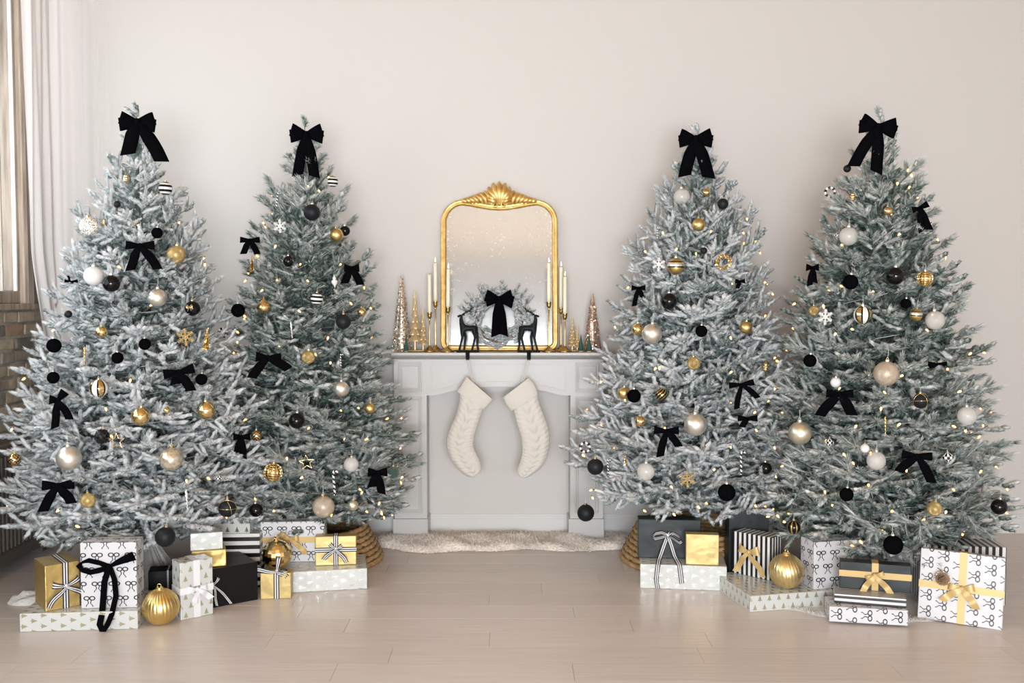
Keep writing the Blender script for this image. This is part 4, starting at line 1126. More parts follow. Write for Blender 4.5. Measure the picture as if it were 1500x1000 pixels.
# ------------------------------------------------------------------ grow the trees
KA = np.array(KEEP)
def clash(p):
    a, c, d = project(p)
    m = (KA[:, 3] > d - 0.015) & (np.hypot(KA[:, 0] - a, KA[:, 1] - c) < KA[:, 2] + 9)
    m &= (KA[:, 3] - d) < 0.6
    return int(m.sum())

TLABEL = {1: 'tall heavily snow-flocked christmas tree by the window curtain', 2: 'greener frosted christmas tree with warm lights between window tree and mantel',
          3: 'white flocked christmas tree with warm lights beside the mantel, above a woven collar', 4: 'frosted pine christmas tree above the ruffled white skirt, away from the window'}
def grow(t, count):
    rnd = random.Random(100 + t.i)
    root = thing('christmas_tree', TLABEL[t.i], 'christmas tree', (t.x, t.y, 0), group='flocked christmas trees')
    b = MB(); b.tube([(0, 0, 0.06), (0, 0, t.top - 0.15)], [0.024, 0.008], 10); b.build('trunk', MT['trunk'], root)
    for a in range(4):
        b = MB(); c, s = math.cos(a * PI / 2 + 0.5), math.sin(a * PI / 2 + 0.5)
        b.tube([(0, 0, 0.14), (0.06 * c, 0.06 * s, 0.06), (0.13 * c, 0.13 * s, 0.012)], 0.010, 8); b.build('stand_leg', MT['iron'], root)
    zlo, zhi = t.z[0] + 0.02, t.top - 0.14
    # area-weighted heights
    zs = np.linspace(zlo, zhi, 400); w = np.array([R_(t, z) + 0.09 for z in zs]); cw = np.cumsum(w); cw /= cw[-1]
    Lmax = LCLASS[-1]
    for k in range(count):
        u = (k + rnd.random()) / count
        zt_ = float(np.interp(u, cw, zs))
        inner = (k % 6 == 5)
        best = None
        for attempt in range(9):
            phi = k * 2.399963 + (0 if attempt == 0 else rnd.uniform(-0.45, 0.45))
            zz = zt_ + (0 if attempt == 0 else rnd.uniform(-0.06, 0.06))
            zz = max(zlo, min(zhi, zz))
            f = (zz - zlo) / (zhi - zlo)
            pitch = math.radians(-7 + 50 * f ** 1.5 + rnd.uniform(-8, 8))
            reach = R_(t, zz) * rnd.uniform(0.84, 1.05) * (0.68 if inner else 1.0)
            reach = max(reach, 0.07)
            yl = 5.74 - t.y
            if math.sin(phi) > 0.05: reach = min(reach, yl / math.sin(phi))
            L = reach / math.cos(pitch)
            z0 = max(0.14, zz - reach * math.tan(pitch))
            ax = np.array([t.x, t.y, z0]); tip = np.array([t.x + reach * math.cos(phi), t.y + reach * math.sin(phi), zz])
            sc = sum(clash(ax + (tip - ax) * q) for q in (0.72, 0.86, 1.0)) if math.sin(phi) < 0.3 else 0
            if best is None or sc < best[0]: best = (sc, phi, pitch, L, z0)
            if sc == 0: break
        sc, phi, pitch, L, z0 = best
        if sc >= 3: continue
        cl = min(LCLASS, key=lambda q: abs(math.log(q / L)))
        o = place('branch', BR[t.style][cl][3] if inner else rnd.choice(BR[t.style][cl]), root, (0, 0, z0), (rnd.uniform(-0.25, 0.25), -pitch, phi), L / cl)  # inner branches take the darkest variant as painted-in shaded gaps
    # leader at the tip
    for k in range(4):
        phi = 0.25 + k * 0.85
        place('branch', rnd.choice(BR[t.style][0.14]), root, (0, 0, t.top - 0.24 + 0.01 * k), (0, -math.radians(58 + 5 * k), phi), 0.9)
    place('leader', rnd.choice(BR[t.style][0.14]), root, (0, 0, t.top - 0.13), (0, -math.radians(88), 0), 0.85)
    return root
for i, c in ((1, 285), (2, 270), (3, 285), (4, 280)): grow(TREES[i], c)

# ------------------------------------------------------------------ strings of warm lights
bb = MB(); bb.lathe([(0, 0.55), (0.16, 0.55), (0.16, 0.0), (0, 0.0)], 8, 1, False)
bb.lathe([(0.12, 0.02), (0.30, -0.25), (0.34, -0.5), (0.26, -0.85), (0.12, -1.15), (0, -1.25)], 10, 0, True)
BULB = bb.mesh('bulb', [MT['bulb'], MT['bulb_socket']])
def lights(t, n, kmax, label):
    rnd = random.Random(50 + t.i)
    root = thing('light_string', label, 'string lights', (t.x, t.y, t.z[0]), group='warm light strings on the trees')
    zlo, zhi = t.z[0] + 0.03, t.top - 0.25
    pts = []
    turns = 9
    for k in range(200):
        u = k / 199
        z = zlo + (zhi - zlo) * (1 - math.sqrt(1 - u * 0.97)) * 1.0
        a = 2 * PI * turns * u + 0.7 * t.i
        r = R_(t, z) * (0.50 + 0.05 * math.sin(13 * u * 6))
        y = min(r * math.sin(a), 5.80 - t.y)
        pts.append((r * math.cos(a), y, z - t.z[0] + 0.03 * math.sin(40 * u)))
    b = MB(); b.tube(pts, 0.0016, 4); b.build('cable', MT['wire'], root)
    placed = 0
    while placed < n:
        z = zlo + (zhi - zlo) * (1 - math.sqrt(rnd.random())) if rnd.random() < 0.75 else zlo + (zhi - zlo) * rnd.random()
        a = rnd.uniform(PI * 0.90, PI * 2.10)
        r = R_(t, z) * rnd.uniform(0.80, 0.96)
        p = np.array([t.x + r * math.cos(a), t.y + r * math.sin(a), z])
        if clash(p): continue
        place('bulb', BULB, root, (p[0] - t.x, p[1] - t.y, z - t.z[0]), (rnd.uniform(-1.0, 1.0), rnd.uniform(-1.2, 1.2), rnd.uniform(0, 6)), rnd.uniform(0.013, 0.017))
        placed += 1
lights(TREES[1], 30, 1.0, 'few warm bulbs on a pale string wound round the snowy tree by the window')
lights(TREES[2], 80, 1.0, 'warm bulbs on a pale string wound round the greener tree beside the mantel')
lights(TREES[3], 75, 1.0, 'warm bulbs on a pale string wound round the snowy tree beside the mantel')
lights(TREES[4], 95, 1.0, 'warm bulbs on a pale string wound round the tree above the ruffled skirt')

# ------------------------------------------------------------------ collars, skirts, rug
def collar(t, label):
    root = thing('tree_collar', label, 'tree collar', (t.x, t.y, 0), group='woven tree collars')
    rows = 8
    for k in range(rows):
        f = k / (rows - 1)
        R = 0.385 - 0.085 * f; z = 0.013 + 0.024 * k
        b = MB(); b.torus(R, 0.0135, 120, 7, 0, 'z', (0, 0, z), mod=lambda a, q, k=k: 1 + 0.22 * math.sin(42 * a + 2.0 * q + k * PI))
        ro = b.build('woven_row', MT['seagrass'], root)
        if 0 < k < rows - 1:
            b = MB()
            for j in range(26):
                a = 2 * PI * (j + 0.5 * (k % 2)) / 26
                b.tube([((R + 0.0155) * math.cos(a + q), (R + 0.0155) * math.sin(a + q), z + 0.003 * math.sin(9 * q * 20)) for q in (0, 0.03, 0.06)], 0.0022, 4)
            tag(b.build('stitch', MT['thread'], ro), kind='stuff')
collar(TREES[2], 'brown woven seagrass collar round the foot of the greener tree')
collar(TREES[3], 'brown woven seagrass collar behind the charcoal and gold gifts')

def skirt(t, R, label, ruffle, off=(0, 0), flap=None):
    nr, na = 26, 220
    rr = random.Random(t.i)
    ph = [rr.uniform(0, 6) for _ in range(8)]
    vs_, fs = [], []
    for j in range(nr + 1):
        q = j / nr
        for k in range(na):
            a = 2 * PI * k / na
            Ra = R
            if flap:
                da = (a - flap[0] + PI) % (2 * PI) - PI
                Ra = R + flap[1] * math.exp(-(da / flap[2]) ** 2)
            rad = 0.045 + (Ra - 0.045) * q
            rad *= 1 + q * (0.02 * math.sin(7 * a + ph[0]) + 0.012 * math.sin(23 * a + ph[1]) * ruffle)
            lift = 0.20 * max(0, 1 - q / 0.45) ** 1.4
            fold = (0.5 + 0.5 * math.sin(17 * a + ph[2] + 3 * q)) * 0.020 * math.sin(PI * min(1, q * 1.25)) * max(0, 1 - q / 0.8) + 0.012 * (0.5 + 0.5 * math.sin(29 * a + ph[3])) * max(0, 1 - q / 0.5)
            edge = ruffle * (0.006 + 0.004 * math.sin(41 * a + ph[4])) * max(0, (q - 0.86) / 0.14)
            z = 0.0035 + lift + fold + edge
            if flap: z += (0.030 + 0.012 * math.sin(38 * a + 9 * q) + 0.008 * math.sin(23 * q * 3 + 11 * a)) * math.exp(-(da / (flap[2] * 0.8)) ** 2) * math.exp(-((q - 0.85) / 0.14) ** 2)
            if j == nr: z = 0.0005
            vs_.append((rad * math.cos(a) + off[0] * q, rad * math.sin(a) + off[1] * q, z))
    fs = [(j * na + k, (j + 1) * na + k, (j + 1) * na + (k + 1) % na, j * na + (k + 1) % na) for j in range(nr) for k in range(na)]
    b = MB(); b.add(vs_, fs, 0, True)
    root = thing('tree_skirt', label, 'tree skirt', (t.x, t.y, 0))
    b.build('plush', MT['skirt'], root)
    if ruffle:
        b = MB(); rr = random.Random(5)
        for k in range(2600):
            a = rr.uniform(PI, 2 * PI); q = R * rr.uniform(0.90, 1.0); q *= 1 + 0.02 * math.sin(7 * a + ph[0]) + 0.012 * math.sin(23 * a + ph[1])
            base = np.array([q * math.cos(a) + off[0], q * math.sin(a) + off[1], 0.006]); d = np.array([math.cos(a + rr.uniform(-0.9, 0.9)), math.sin(a + rr.uniform(-0.9, 0.9)), rr.uniform(0.1, 0.9)])
            tip = base + d * 0.018; tip[2] = max(tip[2], 0.002)
            b.add([base + (0.0025, 0, 0), base - (0.0025, 0, 0), tip], [(0, 1, 2)])
        tag(b.build('plush_pile', MT['skirt'], root), kind='stuff')
skirt(TREES[1], 0.40, 'white plush skirt with folds under the snowy tree by the window', 0.0, flap=(math.radians(221), 0.22, 0.30))
skirt(TREES[4], 0.61, 'white ruffled plush skirt spread under gifts, away from the window', 1.0, off=(-0.13, -0.06))
b = MB(); b.tube([(0, 0, 0.006), (0.012, -0.004, 0.012), (0.028, -0.01, 0.010), (0.030, 0.002, 0.003), (0.012, 0.006, 0.003), (0, 0, 0.006)], 0.0018, 5)

# rug before the mantel
def rug_h(x, y):
    return 0.020 + 0.012 * math.sin(9 * x + 3 * math.sin(7 * y)) * math.sin(5 * x + 9 * y + 1) + 0.010 * math.sin(21 * x + 4 * y) * math.sin(14 * y + 2 * x)
nx, ny = 150, 40
x0, x1 = on_z(536, 812, 0)[0], on_z(930, 812, 0)[0]
vs_, edge_ok = [], []
for j in range(ny + 1):
    for i in range(nx + 1):
        x = x0 + (x1 - x0) * i / nx
        fy = 5.43 + 0.05 * math.sin(6 * x + 1) * 0.5 + 0.018 * math.sin(17 * x) + 0.10 * max(0, abs(x - (x0 + x1) / 2) / ((x1 - x0) / 2) - 0.72) / 0.28
        y = fy + (D - 0.02 - fy) * j / ny
        e = min(1, j / 3, i / 3, (nx - i) / 3)
        vs_.append((x + 0.008 * math.sin(31 * y), y, 0.002 + max(0.003, rug_h(x, y)) * e * (1.15 if y < 5.68 else 0.4)))
b = MB(); b.add(vs_, [(j * (nx + 1) + i, j * (nx + 1) + i + 1, (j + 1) * (nx + 1) + i + 1, (j + 1) * (nx + 1) + i) for j in range(ny) for i in range(nx)], 0, True)
rug = thing('fur_rug', 'cream shaggy fur rug bunched on the floor before the mantel', 'rug')
b.build('backing', MT['fur'], rug)
V = np.array(vs_); NF = 26000
idx = RNG.integers(0, len(V), NF); base = V[idx] + RNG.normal(0, 0.006, (NF, 3)) * (1, 1, 0)
base[:, 2] = np.maximum(base[:, 2], 0.003)
d = RNG.normal(0, 1, (NF, 3)); d[:, 2] = np.abs(d[:, 2]) * 0.7 + 0.15; d[:, 1] -= 0.6
d /= np.linalg.norm(d, axis=1)[:, None]; tip = base + d * RNG.uniform(0.012, 0.026, NF)[:, None]; tip[:, 2] = np.maximum(tip[:, 2], 0.003)
sd = np.cross(d, RNG.normal(0, 1, (NF, 3))); sd /= np.linalg.norm(sd, axis=1)[:, None]
me = bpy.data.meshes.new('fur_pile')
VV = np.empty((NF * 3, 3)); VV[0::3] = base + sd * 0.0020; VV[1::3] = base - sd * 0.0020; VV[2::3] = tip
me.from_pydata(VV.tolist(), [], np.arange(NF * 3).reshape(-1, 3).tolist()); me.materials.append(MT['fur'])
tag(place('fur_pile', me, rug), kind='stuff')

# ------------------------------------------------------------------ gifts
def gift(BL, BR, z0, h, depth, paper, label, tilt=0.0, roll=0.0, sink=0.0):
    A, B = on_z(*BL, z0), on_z(*BR, z0)
    w = float(np.linalg.norm(B - A)); yaw = math.atan2(B[1] - A[1], B[0] - A[0])
    mid = (A + B) / 2
    root = thing('gift_box', label, 'gift', (mid[0], mid[1], z0 + sink), (tilt, roll, yaw), 'wrapped gifts under the trees')
    b = MB(); b.box(-w / 2, w / 2, 0, depth, 0, h, 0, True)
    bx = b.build('box', MT[paper], root); bevel(bx, 0.003, 2)
    root['w'] = w; 
    return root, w, h, depth

def wrap(g, mats, width, xv=None, zh=None):
    root, w, h, d = g
    b = MB(); e = 0.0018; mi = tuple(range(len(mats)))
    if xv is not None:
        b.strip([(xv, d + e, 0.0), (xv, d + e, h + e), (xv, -e, h + e), (xv, -e, 0.0008)], (1, 0, 0), width, mi, False)
    if zh is not None:
        b.strip([(-w / 2 - e, d, zh), (-w / 2 - e, -e, zh), (w / 2 + e, -e, zh), (w / 2 + e, d, zh)], (0, 0, 1), width, mi, False)
    b.build('ribbon', mats, root)

def gift_bow(g, mats, x, z, L, H, rw, tails, loops=None, knot=None, on_top=False, curl=0.0, custom=None, depth=None):
    root, w, h, d = g
    bo = thing('bow', None, None); bo.parent = root
    if on_top: bo.location = (x, z, h + 0.003)
    else: bo.location = (x, -0.006, z)
    loops = loops or [(-1, 0.15, 1.0), (1, 0.15, 1.0)]
    bow_parts(bo, mats, L, H, rw, tails, loops, knot or rw * 0.45, depth, loop_curl=curl)
    if custom:
        mi = tuple(range(len(mats)))
        for pts, wd, *nm in custom:
            b = MB(); b.strip(pts, wd, rw, mi); b.build(nm[0] if nm else 'tail', mats, bo)
    return bo

# left-hand group
g1 = gift((29, 925.6), (202, 921), 0, 0.078, 0.30, 'tree_paper_side', 'long low pearl gift with gold trees carrying a gold and a bow-print gift')
Z1 = 0.0785
g2 = gift((67, 896), (117.5, 886.5), Z1, 0.195, 0.17, 'gold_paper', 'crinkled gold gift with striped ribbon on the long pearl gift by the window')
wrap(g2, STRIPED, 0.026, 0.012, None)
gift_bow(g2, STRIPED, 0.012, 0.095, 0.055, 0.028, 0.022, [(-0.075, -0.075), (0.075, -0.045)], [(-1, 0.25, 1.0), (1, 0.5, 1.1)], 0.012)
g3 = gift((119, 891), (201, 889.5), Z1, 0.283, 0.10, 'bow_paper', 'tall white bow-print gift with a black velvet bow hanging down')
_h = 0.18
gift_bow(g3, [MT['velvet']], 0.005, 0.178, 0.115, 0.040, 0.026, [], [(1, 0.42, 1.0)], 0.018, curl=0.3,
         custom=[([(0, -0.004, 0.002), (-0.035, -0.012, 0.022), (-0.080, -0.014, 0.034), (-0.112, -0.012, 0.028), (-0.122, -0.010, 0.012), (-0.108, -0.010, -0.008), (-0.075, -0.010, -0.018), (-0.035, -0.008, -0.010), (0, -0.006, 0.0)],
                  [(0.1, 0.5, 0.8), (-0.3, 0.6, 0.7), (-0.2, 0.75, 0.6), (0.5, 0.8, 0.3), (0.75, 0.6, 0.05), (0.5, -0.3, 0.8), (0.25, -0.2, 0.95), (0.2, 0.1, 0.95), (0.1, 0.5, 0.8)], 'loop'),
                 ([(0.0, -0.004, 0.0), (-0.018, -0.008, -0.06), (-0.024, -0.008, -0.13), (-0.020, -0.04, -0.190), (-0.018, -0.075, -0.222), (-0.004, -0.078, -0.252)], (1, 0.15, 0)),
                 ([(0.005, -0.004, 0.0), (0.024, -0.010, -0.05), (0.030, -0.012, -0.12), (0.022, -0.045, -0.190), (0.016, -0.082, -0.222), (-0.004, -0.080, -0.252)], (1, -0.2, 0))])
g5 = gift((265, 908.7), (312.5, 898.6), 0, 0.252, 0.095, 'tree_paper', 'upright pearl gift with gold trees and white ribbon beside the ribbed gold bauble')
wrap(g5, [MT['rib_cream']], 0.030, 0.0, 0.125)
gift_bow(g5, [MT['rib_cream']], 0.0, 0.125, 0.045, 0.030, 0.024, [(0.055, -0.045), (-0.02, -0.06)], None, 0.012)
g6 = gift((292, 894), (378, 878), 0, 0.178, 0.29, 'black_paper', 'large black gift with striped ribbon behind the upright pearl gift')
wrap(g6, STRIPED, 0.012, -g6[1] / 2 + 0.055, None)
gift_bow(g6, STRIPED, -g6[1] / 2 + 0.062, 0.105, 0.040, 0.02, 0.014, [(0.075, -0.092), (0.010, -0.090)], [(1, 0.9, 1.0), (-1, 0.6, 1.0)], 0.008)
g6b = gift((217.5, 880), (262, 877), 0, 0.136, 0.10, 'black_paper', 'low black gift mostly hidden behind the ribbed gold bauble')
wrap(g6b, STRIPED, 0.010, 0.02, None)
g7 = gift((281, 833), (331.5, 828.5), 0.1785, 0.077, 0.13, 'gold_paper', 'small plain gold gift on the large black gift')
g8 = gift((279, 807), (326.5, 803.5), 0.256, 0.079, 0.09, 'plain_pearl', 'small pale pearl gift stacked on the plain gold gift')
g9 = gift((325, 861), (381, 860), 0, 0.264, 0.16, 'stripe_h', 'tall gift in level black and white stripes behind the black gift')
g10 = gift((312, 781.5), (366, 781), 0.2645, 0.077, 0.12, 'tree_paper_green', 'pearl gift with dark little trees on top of the striped gift')
g13 = gift((385, 870.3), (538, 862), 0, 0.10, 0.27, 'plain_pearl', 'long shiny pearl gift under the mirrored gold bauble')
Z13 = 0.1005
g11 = gift((382, 823.5), (476, 822), Z13, 0.200, 0.09, 'bow_paper', 'bow-print gift with gold ribbon behind the mirrored gold bauble')
wrap(g11, [MT['rib_gold']], 0.030, None, 0.110)
gift_bow(g11, [MT['rib_gold']], -0.01, 0.118, 0.05, 0.032, 0.026, [(0.075, -0.075), (-0.05, 0.03)], [(-1, 0.3, 0.8), (1, 0.1, 0.8)])
g12 = gift((462, 828.5), (522, 826.5), Z13, 0.142, 0.055, 'gold_paper_pale', 'gold gift with crossed striped ribbon on the long shiny pearl gift')
wrap(g12, STRIPED, 0.024, 0.0, 0.076)
gift_bow(g12, STRIPED, 0.0, 0.080, 0.038, 0.022, 0.020, [(-0.058, -0.045), (0.052, -0.062)], [(-1, 0.75, 1.0), (1, 0.5, 0.9)], 0.011)
g14 = gift((381.5, 877.5), (426.5, 876.5), 0, 0.122, 0.065, 'gold_paper_pale', 'small gold cube gift with striped ribbon tied on top, before the mirrored bauble')
wrap(g14, STRIPED, 0.026, 0.004, None)
gift_bow(g14, STRIPED, 0.004, 0.012, 0.06, 0.026, 0.022, [(-0.10, 0.018), (0.05, -0.02)], [(-1, 1.75, 1.15), (1, -0.1, 0.8)], 0.012, True)

# right-hand group
g18 = gift((937.6, 861), (1064.5, 865.5), 0, 0.118, 0.27, 'plain_pearl', 'long pearl gift under the charcoal and plain gold gifts')
Z18 = 0.1185
g16 = gift((934.5, 816.5), (1026, 818.5), Z18, 0.192, 0.09, 'charcoal_paper', 'charcoal gift with long striped ribbon tails standing by the woven collar')
gb = gift_bow(g16, STRIPED, -0.008, 0.117, 0.068, 0.026, 0.022, [], [(1, 0.9, 0.25)], 0.011,
         custom=[([(0, -0.004, 0.002), (-0.030, -0.010, 0.014), (-0.058, -0.014, 0.010), (-0.074, -0.012, -0.004), (-0.062, -0.010, -0.018), (-0.030, -0.010, -0.010), (0, -0.006, 0.0)], (0.1, 0.75, 0.65), 'loop'),
                 ([(0, -0.004, 0.002), (0.028, -0.010, 0.010), (0.054, -0.014, -0.004), (0.070, -0.012, -0.026), (0.056, -0.010, -0.036), (0.030, -0.010, -0.018), (0, -0.006, 0.0)], (-0.2, 0.75, 0.6), 'loop'),
                 ([(0, -0.004, 0.0), (-0.022, -0.012, -0.06), (-0.036, -0.022, -0.098), (-0.046, -0.062, -0.108), (-0.052, -0.110, -0.112), (-0.055, -0.121, -0.122), (-0.062, -0.122, -0.19), (-0.054, -0.120, -0.232)], (1, 0, -0.2)),
                 ([(0, -0.004, 0.0), (0.018, -0.012, -0.05), (0.032, -0.020, -0.096), (0.040, -0.060, -0.108), (0.046, -0.110, -0.112), (0.049, -0.121, -0.122), (0.060, -0.122, -0.205)], (1, 0, 0.2))])
g17 = gift((1004.5, 826.5), (1053, 828), Z18, 0.148, 0.055, 'gold_paper_pale', 'plain satin gold gift leaning before the charcoal gift')
g19 = gift((1067, 854), (1125, 854), 0, 0.361, 0.10, 'charcoal_paper', 'tall charcoal gift behind the upright striped gift with gold bow')
g21 = gift((1099, 896.5), (1222, 887.5), 0, 0.073, 0.38, 'tree_paper', 'low wide pearl gift with gold trees under the ribbed swirl bauble')
Z21 = 0.0735
g20 = gift((1072, 838), (1130, 850.5), Z21, 0.203, 0.10, 'stripe_v', 'gift in upright black and white stripes with a gold satin bow')
gift_bow(g20, [MT['rib_gold']], -0.01, 0.115, 0.055, 0.045, 0.028, [(-0.062, -0.098), (0.085, -0.10)], [(-1, 0.35, 1.0), (1, 0.30, 1.0)], 0.015)
g22 = gift((1192, 863.5), (1250, 859), Z21, 0.218, 0.12, 'bow_paper', 'upright bow-print gift without ribbon standing on the low pearl gift')
g25 = gift((1214.5, 910), (1330, 916.6), 0.010, 0.066, 0.15, 'bow_paper_side', 'low bow-print gift at the bottom of a stack of three')
g24 = gift((1222, 882.5), (1327.6, 891), 0.0765, 0.040, 0.12, 'stripe_thin', 'flat black and white striped gift, middle of a stack of three')
g23 = gift((1229.5, 860.5), (1334.5, 869), 0.117, 0.120, 0.06, 'charcoal_paper', 'charcoal gift with crossed gold ribbon on top of a stack of three')
wrap(g23, [MT['rib_gold']], 0.028, 0.0, 0.068)
gift_bow(g23, [MT['rib_gold']], -0.002, 0.068, 0.045, 0.022, 0.026, [(-0.048, -0.070), (0.066, -0.070)], [(-1, -0.35, 0.9), (1, 0.35, 0.9)], 0.012)
g26 = gift((1343.5, 905.5), (1468, 922), 0.004, 0.302, 0.075, 'bow_paper_side', 'big leaning bow-print gift with crossed gold ribbon', tilt=math.radians(-9), roll=math.radians(1.5))
wrap(g26, [MT['rib_gold']], 0.030, 0.005, 0.150)
gift_bow(g26, [MT['rib_gold']], 0.005, 0.150, 0.062, 0.032, 0.030, [(-0.075, -0.060), (0.058, -0.075)], [(-1, 0.1, 0.9), (1, 0.25, 0.8)], 0.014)
A, B = on_z(1352, 884, 0), on_z(1473, 887, 0)
g27 = gift((1352, 884), (1473, 887), 0.004, 0.268, 0.16, 'stripe_wide', 'large black and white striped gift behind the big leaning bow-print gift')

# big baubles among the gifts
def big_ball(px, py, r, z0, label, mat, mod, nu, nv, smooth=True, matf=0):
    lo, hi = 3.5, 5.5
    for _ in range(60):
        m_ = (lo + hi) / 2
        p = on_y(px, py, m_); rm = r * fwd(p) / F
        if p[2] - rm > z0: lo = m_
        else: hi = m_
    p = on_y(px, py, lo); rm = r * fwd(p) / F
    o = place('bauble', ball(mat, nu=nu, nv=nv, mod=mod, smooth=smooth, mat=matf), None, p, (0.06, -0.05, 0.3), rm)
    tag(o, label, 'ornament', 'large baubles among the gifts')
    place('cap', CAPG, o)
    b = MB(); b.torus(0.10, 0.022, 14, 6, 0, 'y', (0, 0, 1.22)); b.build('hanger', MT['gold_gloss'], o)
MT['gold_foil_ball'] = principled('ribbed_gold', (0.78, 0.58, 0.24), 0.28, 1.0)
big_ball(235.5, 888, 26, 0.0, 'large ribbed gold bauble on the floor beside the upright pearl gift', MT['gold_foil_ball'], lambda t, p: 1 + 0.028 * abs(math.cos(15 * p)), 120, 24)
MT['gold_foil_pale'] = principled('swirled_gold', (0.82, 0.66, 0.34), 0.32, 0.95)
big_ball(1152, 836, 25, Z21 + 0.001, 'large pale gold swirled bauble on the low wide pearl gift', MT['gold_foil_pale'], lambda t, p: 1 + 0.022 * abs(math.cos(15 * p + 2.4 * math.cos(t))), 120, 24)
big_ball(405.5, 812, 22, Z13 + 0.001, 'large mirrored gold bauble before the bow-print gift with gold ribbon', MT['gold_gloss'], lambda t, p: 1.0, 22, 13, False)

# ------------------------------------------------------------------ on the mantel: candlesticks and candles
def candlestick(px, y, top, cup, label, clabel, flame, lean=0.0):
    p = on_y(px, 500, y); h = on_y(px, cup, y)[2] - ZM
    st = thing('candlestick', label, 'candlestick', (p[0], y, ZM), (0, lean, 0), 'brass candlesticks on the mantel')
    b = MB(); b.lathe([(0.0, 0), (0.038, 0), (0.040, 0.004), (0.034, 0.010), (0.020, 0.016), (0.010, 0.026), (0.0055, 0.036), (0, 0.037)], 20); b.build('foot', MT['brass'], st)
    b = MB(); b.lathe([(0.0045, 0.03), (0.0042, h * 0.5), (0.0045, h - 0.045), (0.007, h - 0.040), (0.0045, h - 0.035)], 10); b.build('stem', MT['brass'], st)
    b = MB(); b.lathe([(0.004, h - 0.036), (0.010, h - 0.033), (0.0135, h - 0.020), (0.0138, h - 0.006), (0.0175, h), (0.0165, h + 0.0005), (0.0118, h - 0.008), (0.0115, h - 0.022), (0, h - 0.023)], 16); b.build('cup', MT['brass'], st)
    ct = on_y(px, top, y)[2] - ZM
    c = thing('taper_candle', clabel, 'candle', (p[0] + lean * h, y, ZM + h - 0.0225), (0, lean, 0), 'ivory taper candles on the mantel')
    L = ct - h + 0.0225
    b = MB(); b.lathe([(0, 0), (0.0112, 0), (0.0114, L * 0.3), (0.0104, L - 0.004), (0.008, L), (0, L - 0.001)], 14); b.build('wax', MT['wax'], c)
    b = MB(); b.tube([(0, 0, L - 0.002), (0.001, 0, L + 0.007)], 0.0009, 5); b.build('wick', MT['thread'], c)
    if flame:
        b = MB(); b.lathe([(0, L + 0.004), (0.0030, L + 0.008), (0.0038, L + 0.013), (0.0024, L + 0.022), (0, L + 0.032)], 10); b.build('flame', MT['flame'], c)
candlestick(629.3, 5.700, 402, 457.5, 'shortest brass candlestick beside the pale gold tree figurine', 'unlit ivory taper candle next to the pale gold tree figurine', False)
candlestick(638.0, 5.755, 385, 441, 'tallest brass candlestick at the mirror edge toward the window', 'tall ivory taper candle rising along the mirror edge toward the window', True)
candlestick(655.5, 5.655, 394, 449.5, 'brass candlestick before the glass, near the deer facing the window', 'leaning lit taper candle before the glass, near the deer facing the window', True, 0.012)
candlestick(804.0, 5.660, 385, 442, 'brass candlestick before the glass, near the deer facing away from window', 'upright lit taper candle before the mirror glass, over the other deer', True)
candlestick(821.8, 5.755, 391, 451, 'taller brass candlestick of the pair beside the small gold trees', 'taller ivory taper candle of the pair beside the small gold trees', True)
candlestick(827.5, 5.665, 405, 459, 'shorter brass candlestick of the pair beside the small gold trees', 'shorter lit taper candle of the pair beside the small gold trees', True)

# bottle-brush and figurine trees
def sequin_tree(px, y, top, base, hw, mat, label):
    p = on_y(px, 500, y); H = on_y(px, top, y)[2] - ZM; R = hw * y / F
    rr = random.Random(int(px))
    root = thing('sequin_tree', label, 'decoration', (p[0], y, ZM), group='sequin trees on the mantel')
    b = MB(); b.lathe([(0, 0), (R * 0.95, 0), (R * 0.9, H * 0.06), (R * 0.5, H * 0.5), (R * 0.10, H * 0.97), (0, H)], 20); b.build('cone', mat, root)
    b = MB()
    for k in range(1100):
        t = 1 - math.sqrt(rr.random()); a = rr.uniform(0, 2 * PI); z = H * 0.985 * t
        r = R * (0.97 - 0.86 * t) + rr.uniform(0.0, 0.004)
        c = np.array([r * math.cos(a), r * math.sin(a), max(0.004, z)])
        n_ = np.array([math.cos(a), math.sin(a), 0.4]) + np.array([rr.gauss(0, 0.75) for _ in range(3)]); n_ /= np.linalg.norm(n_)
        u = np.cross(n_, [0, 0, 1.0]); u /= np.linalg.norm(u) + 1e-9; v = np.cross(n_, u); s = rr.uniform(0.003, 0.0062)
        q = [c + s * (math.cos(w) * u + math.sin(w) * v) for w in (0, 1.26, 2.5, 3.77, 5.0)]
        q = [np.array([e[0], e[1], max(0.001, e[2])]) for e in q]
        b.add(q, [(0, 1, 2, 3, 4)])
    b.m = [rr.choice((0, 0, 0, 1)) for _ in b.m]
    tag(b.build('sequin', [mat, MT['sequin_dark']], root), kind='stuff')
    b = MB(); b.sphere(0.006, 10, 8, 0, True, (0, 0, H)); b.build('tip_bead', mat, root)
sequin_tree(588.5, 5.74, 405, 512, 14.5, MT['sequin_pale'], 'tall champagne sequin cone tree at the window end of the mantel')
sequin_tree(868, 5.74, 430, 514, 12.8, MT['sequin_rose'], 'rose gold sequin cone tree at the far end of the mantel')

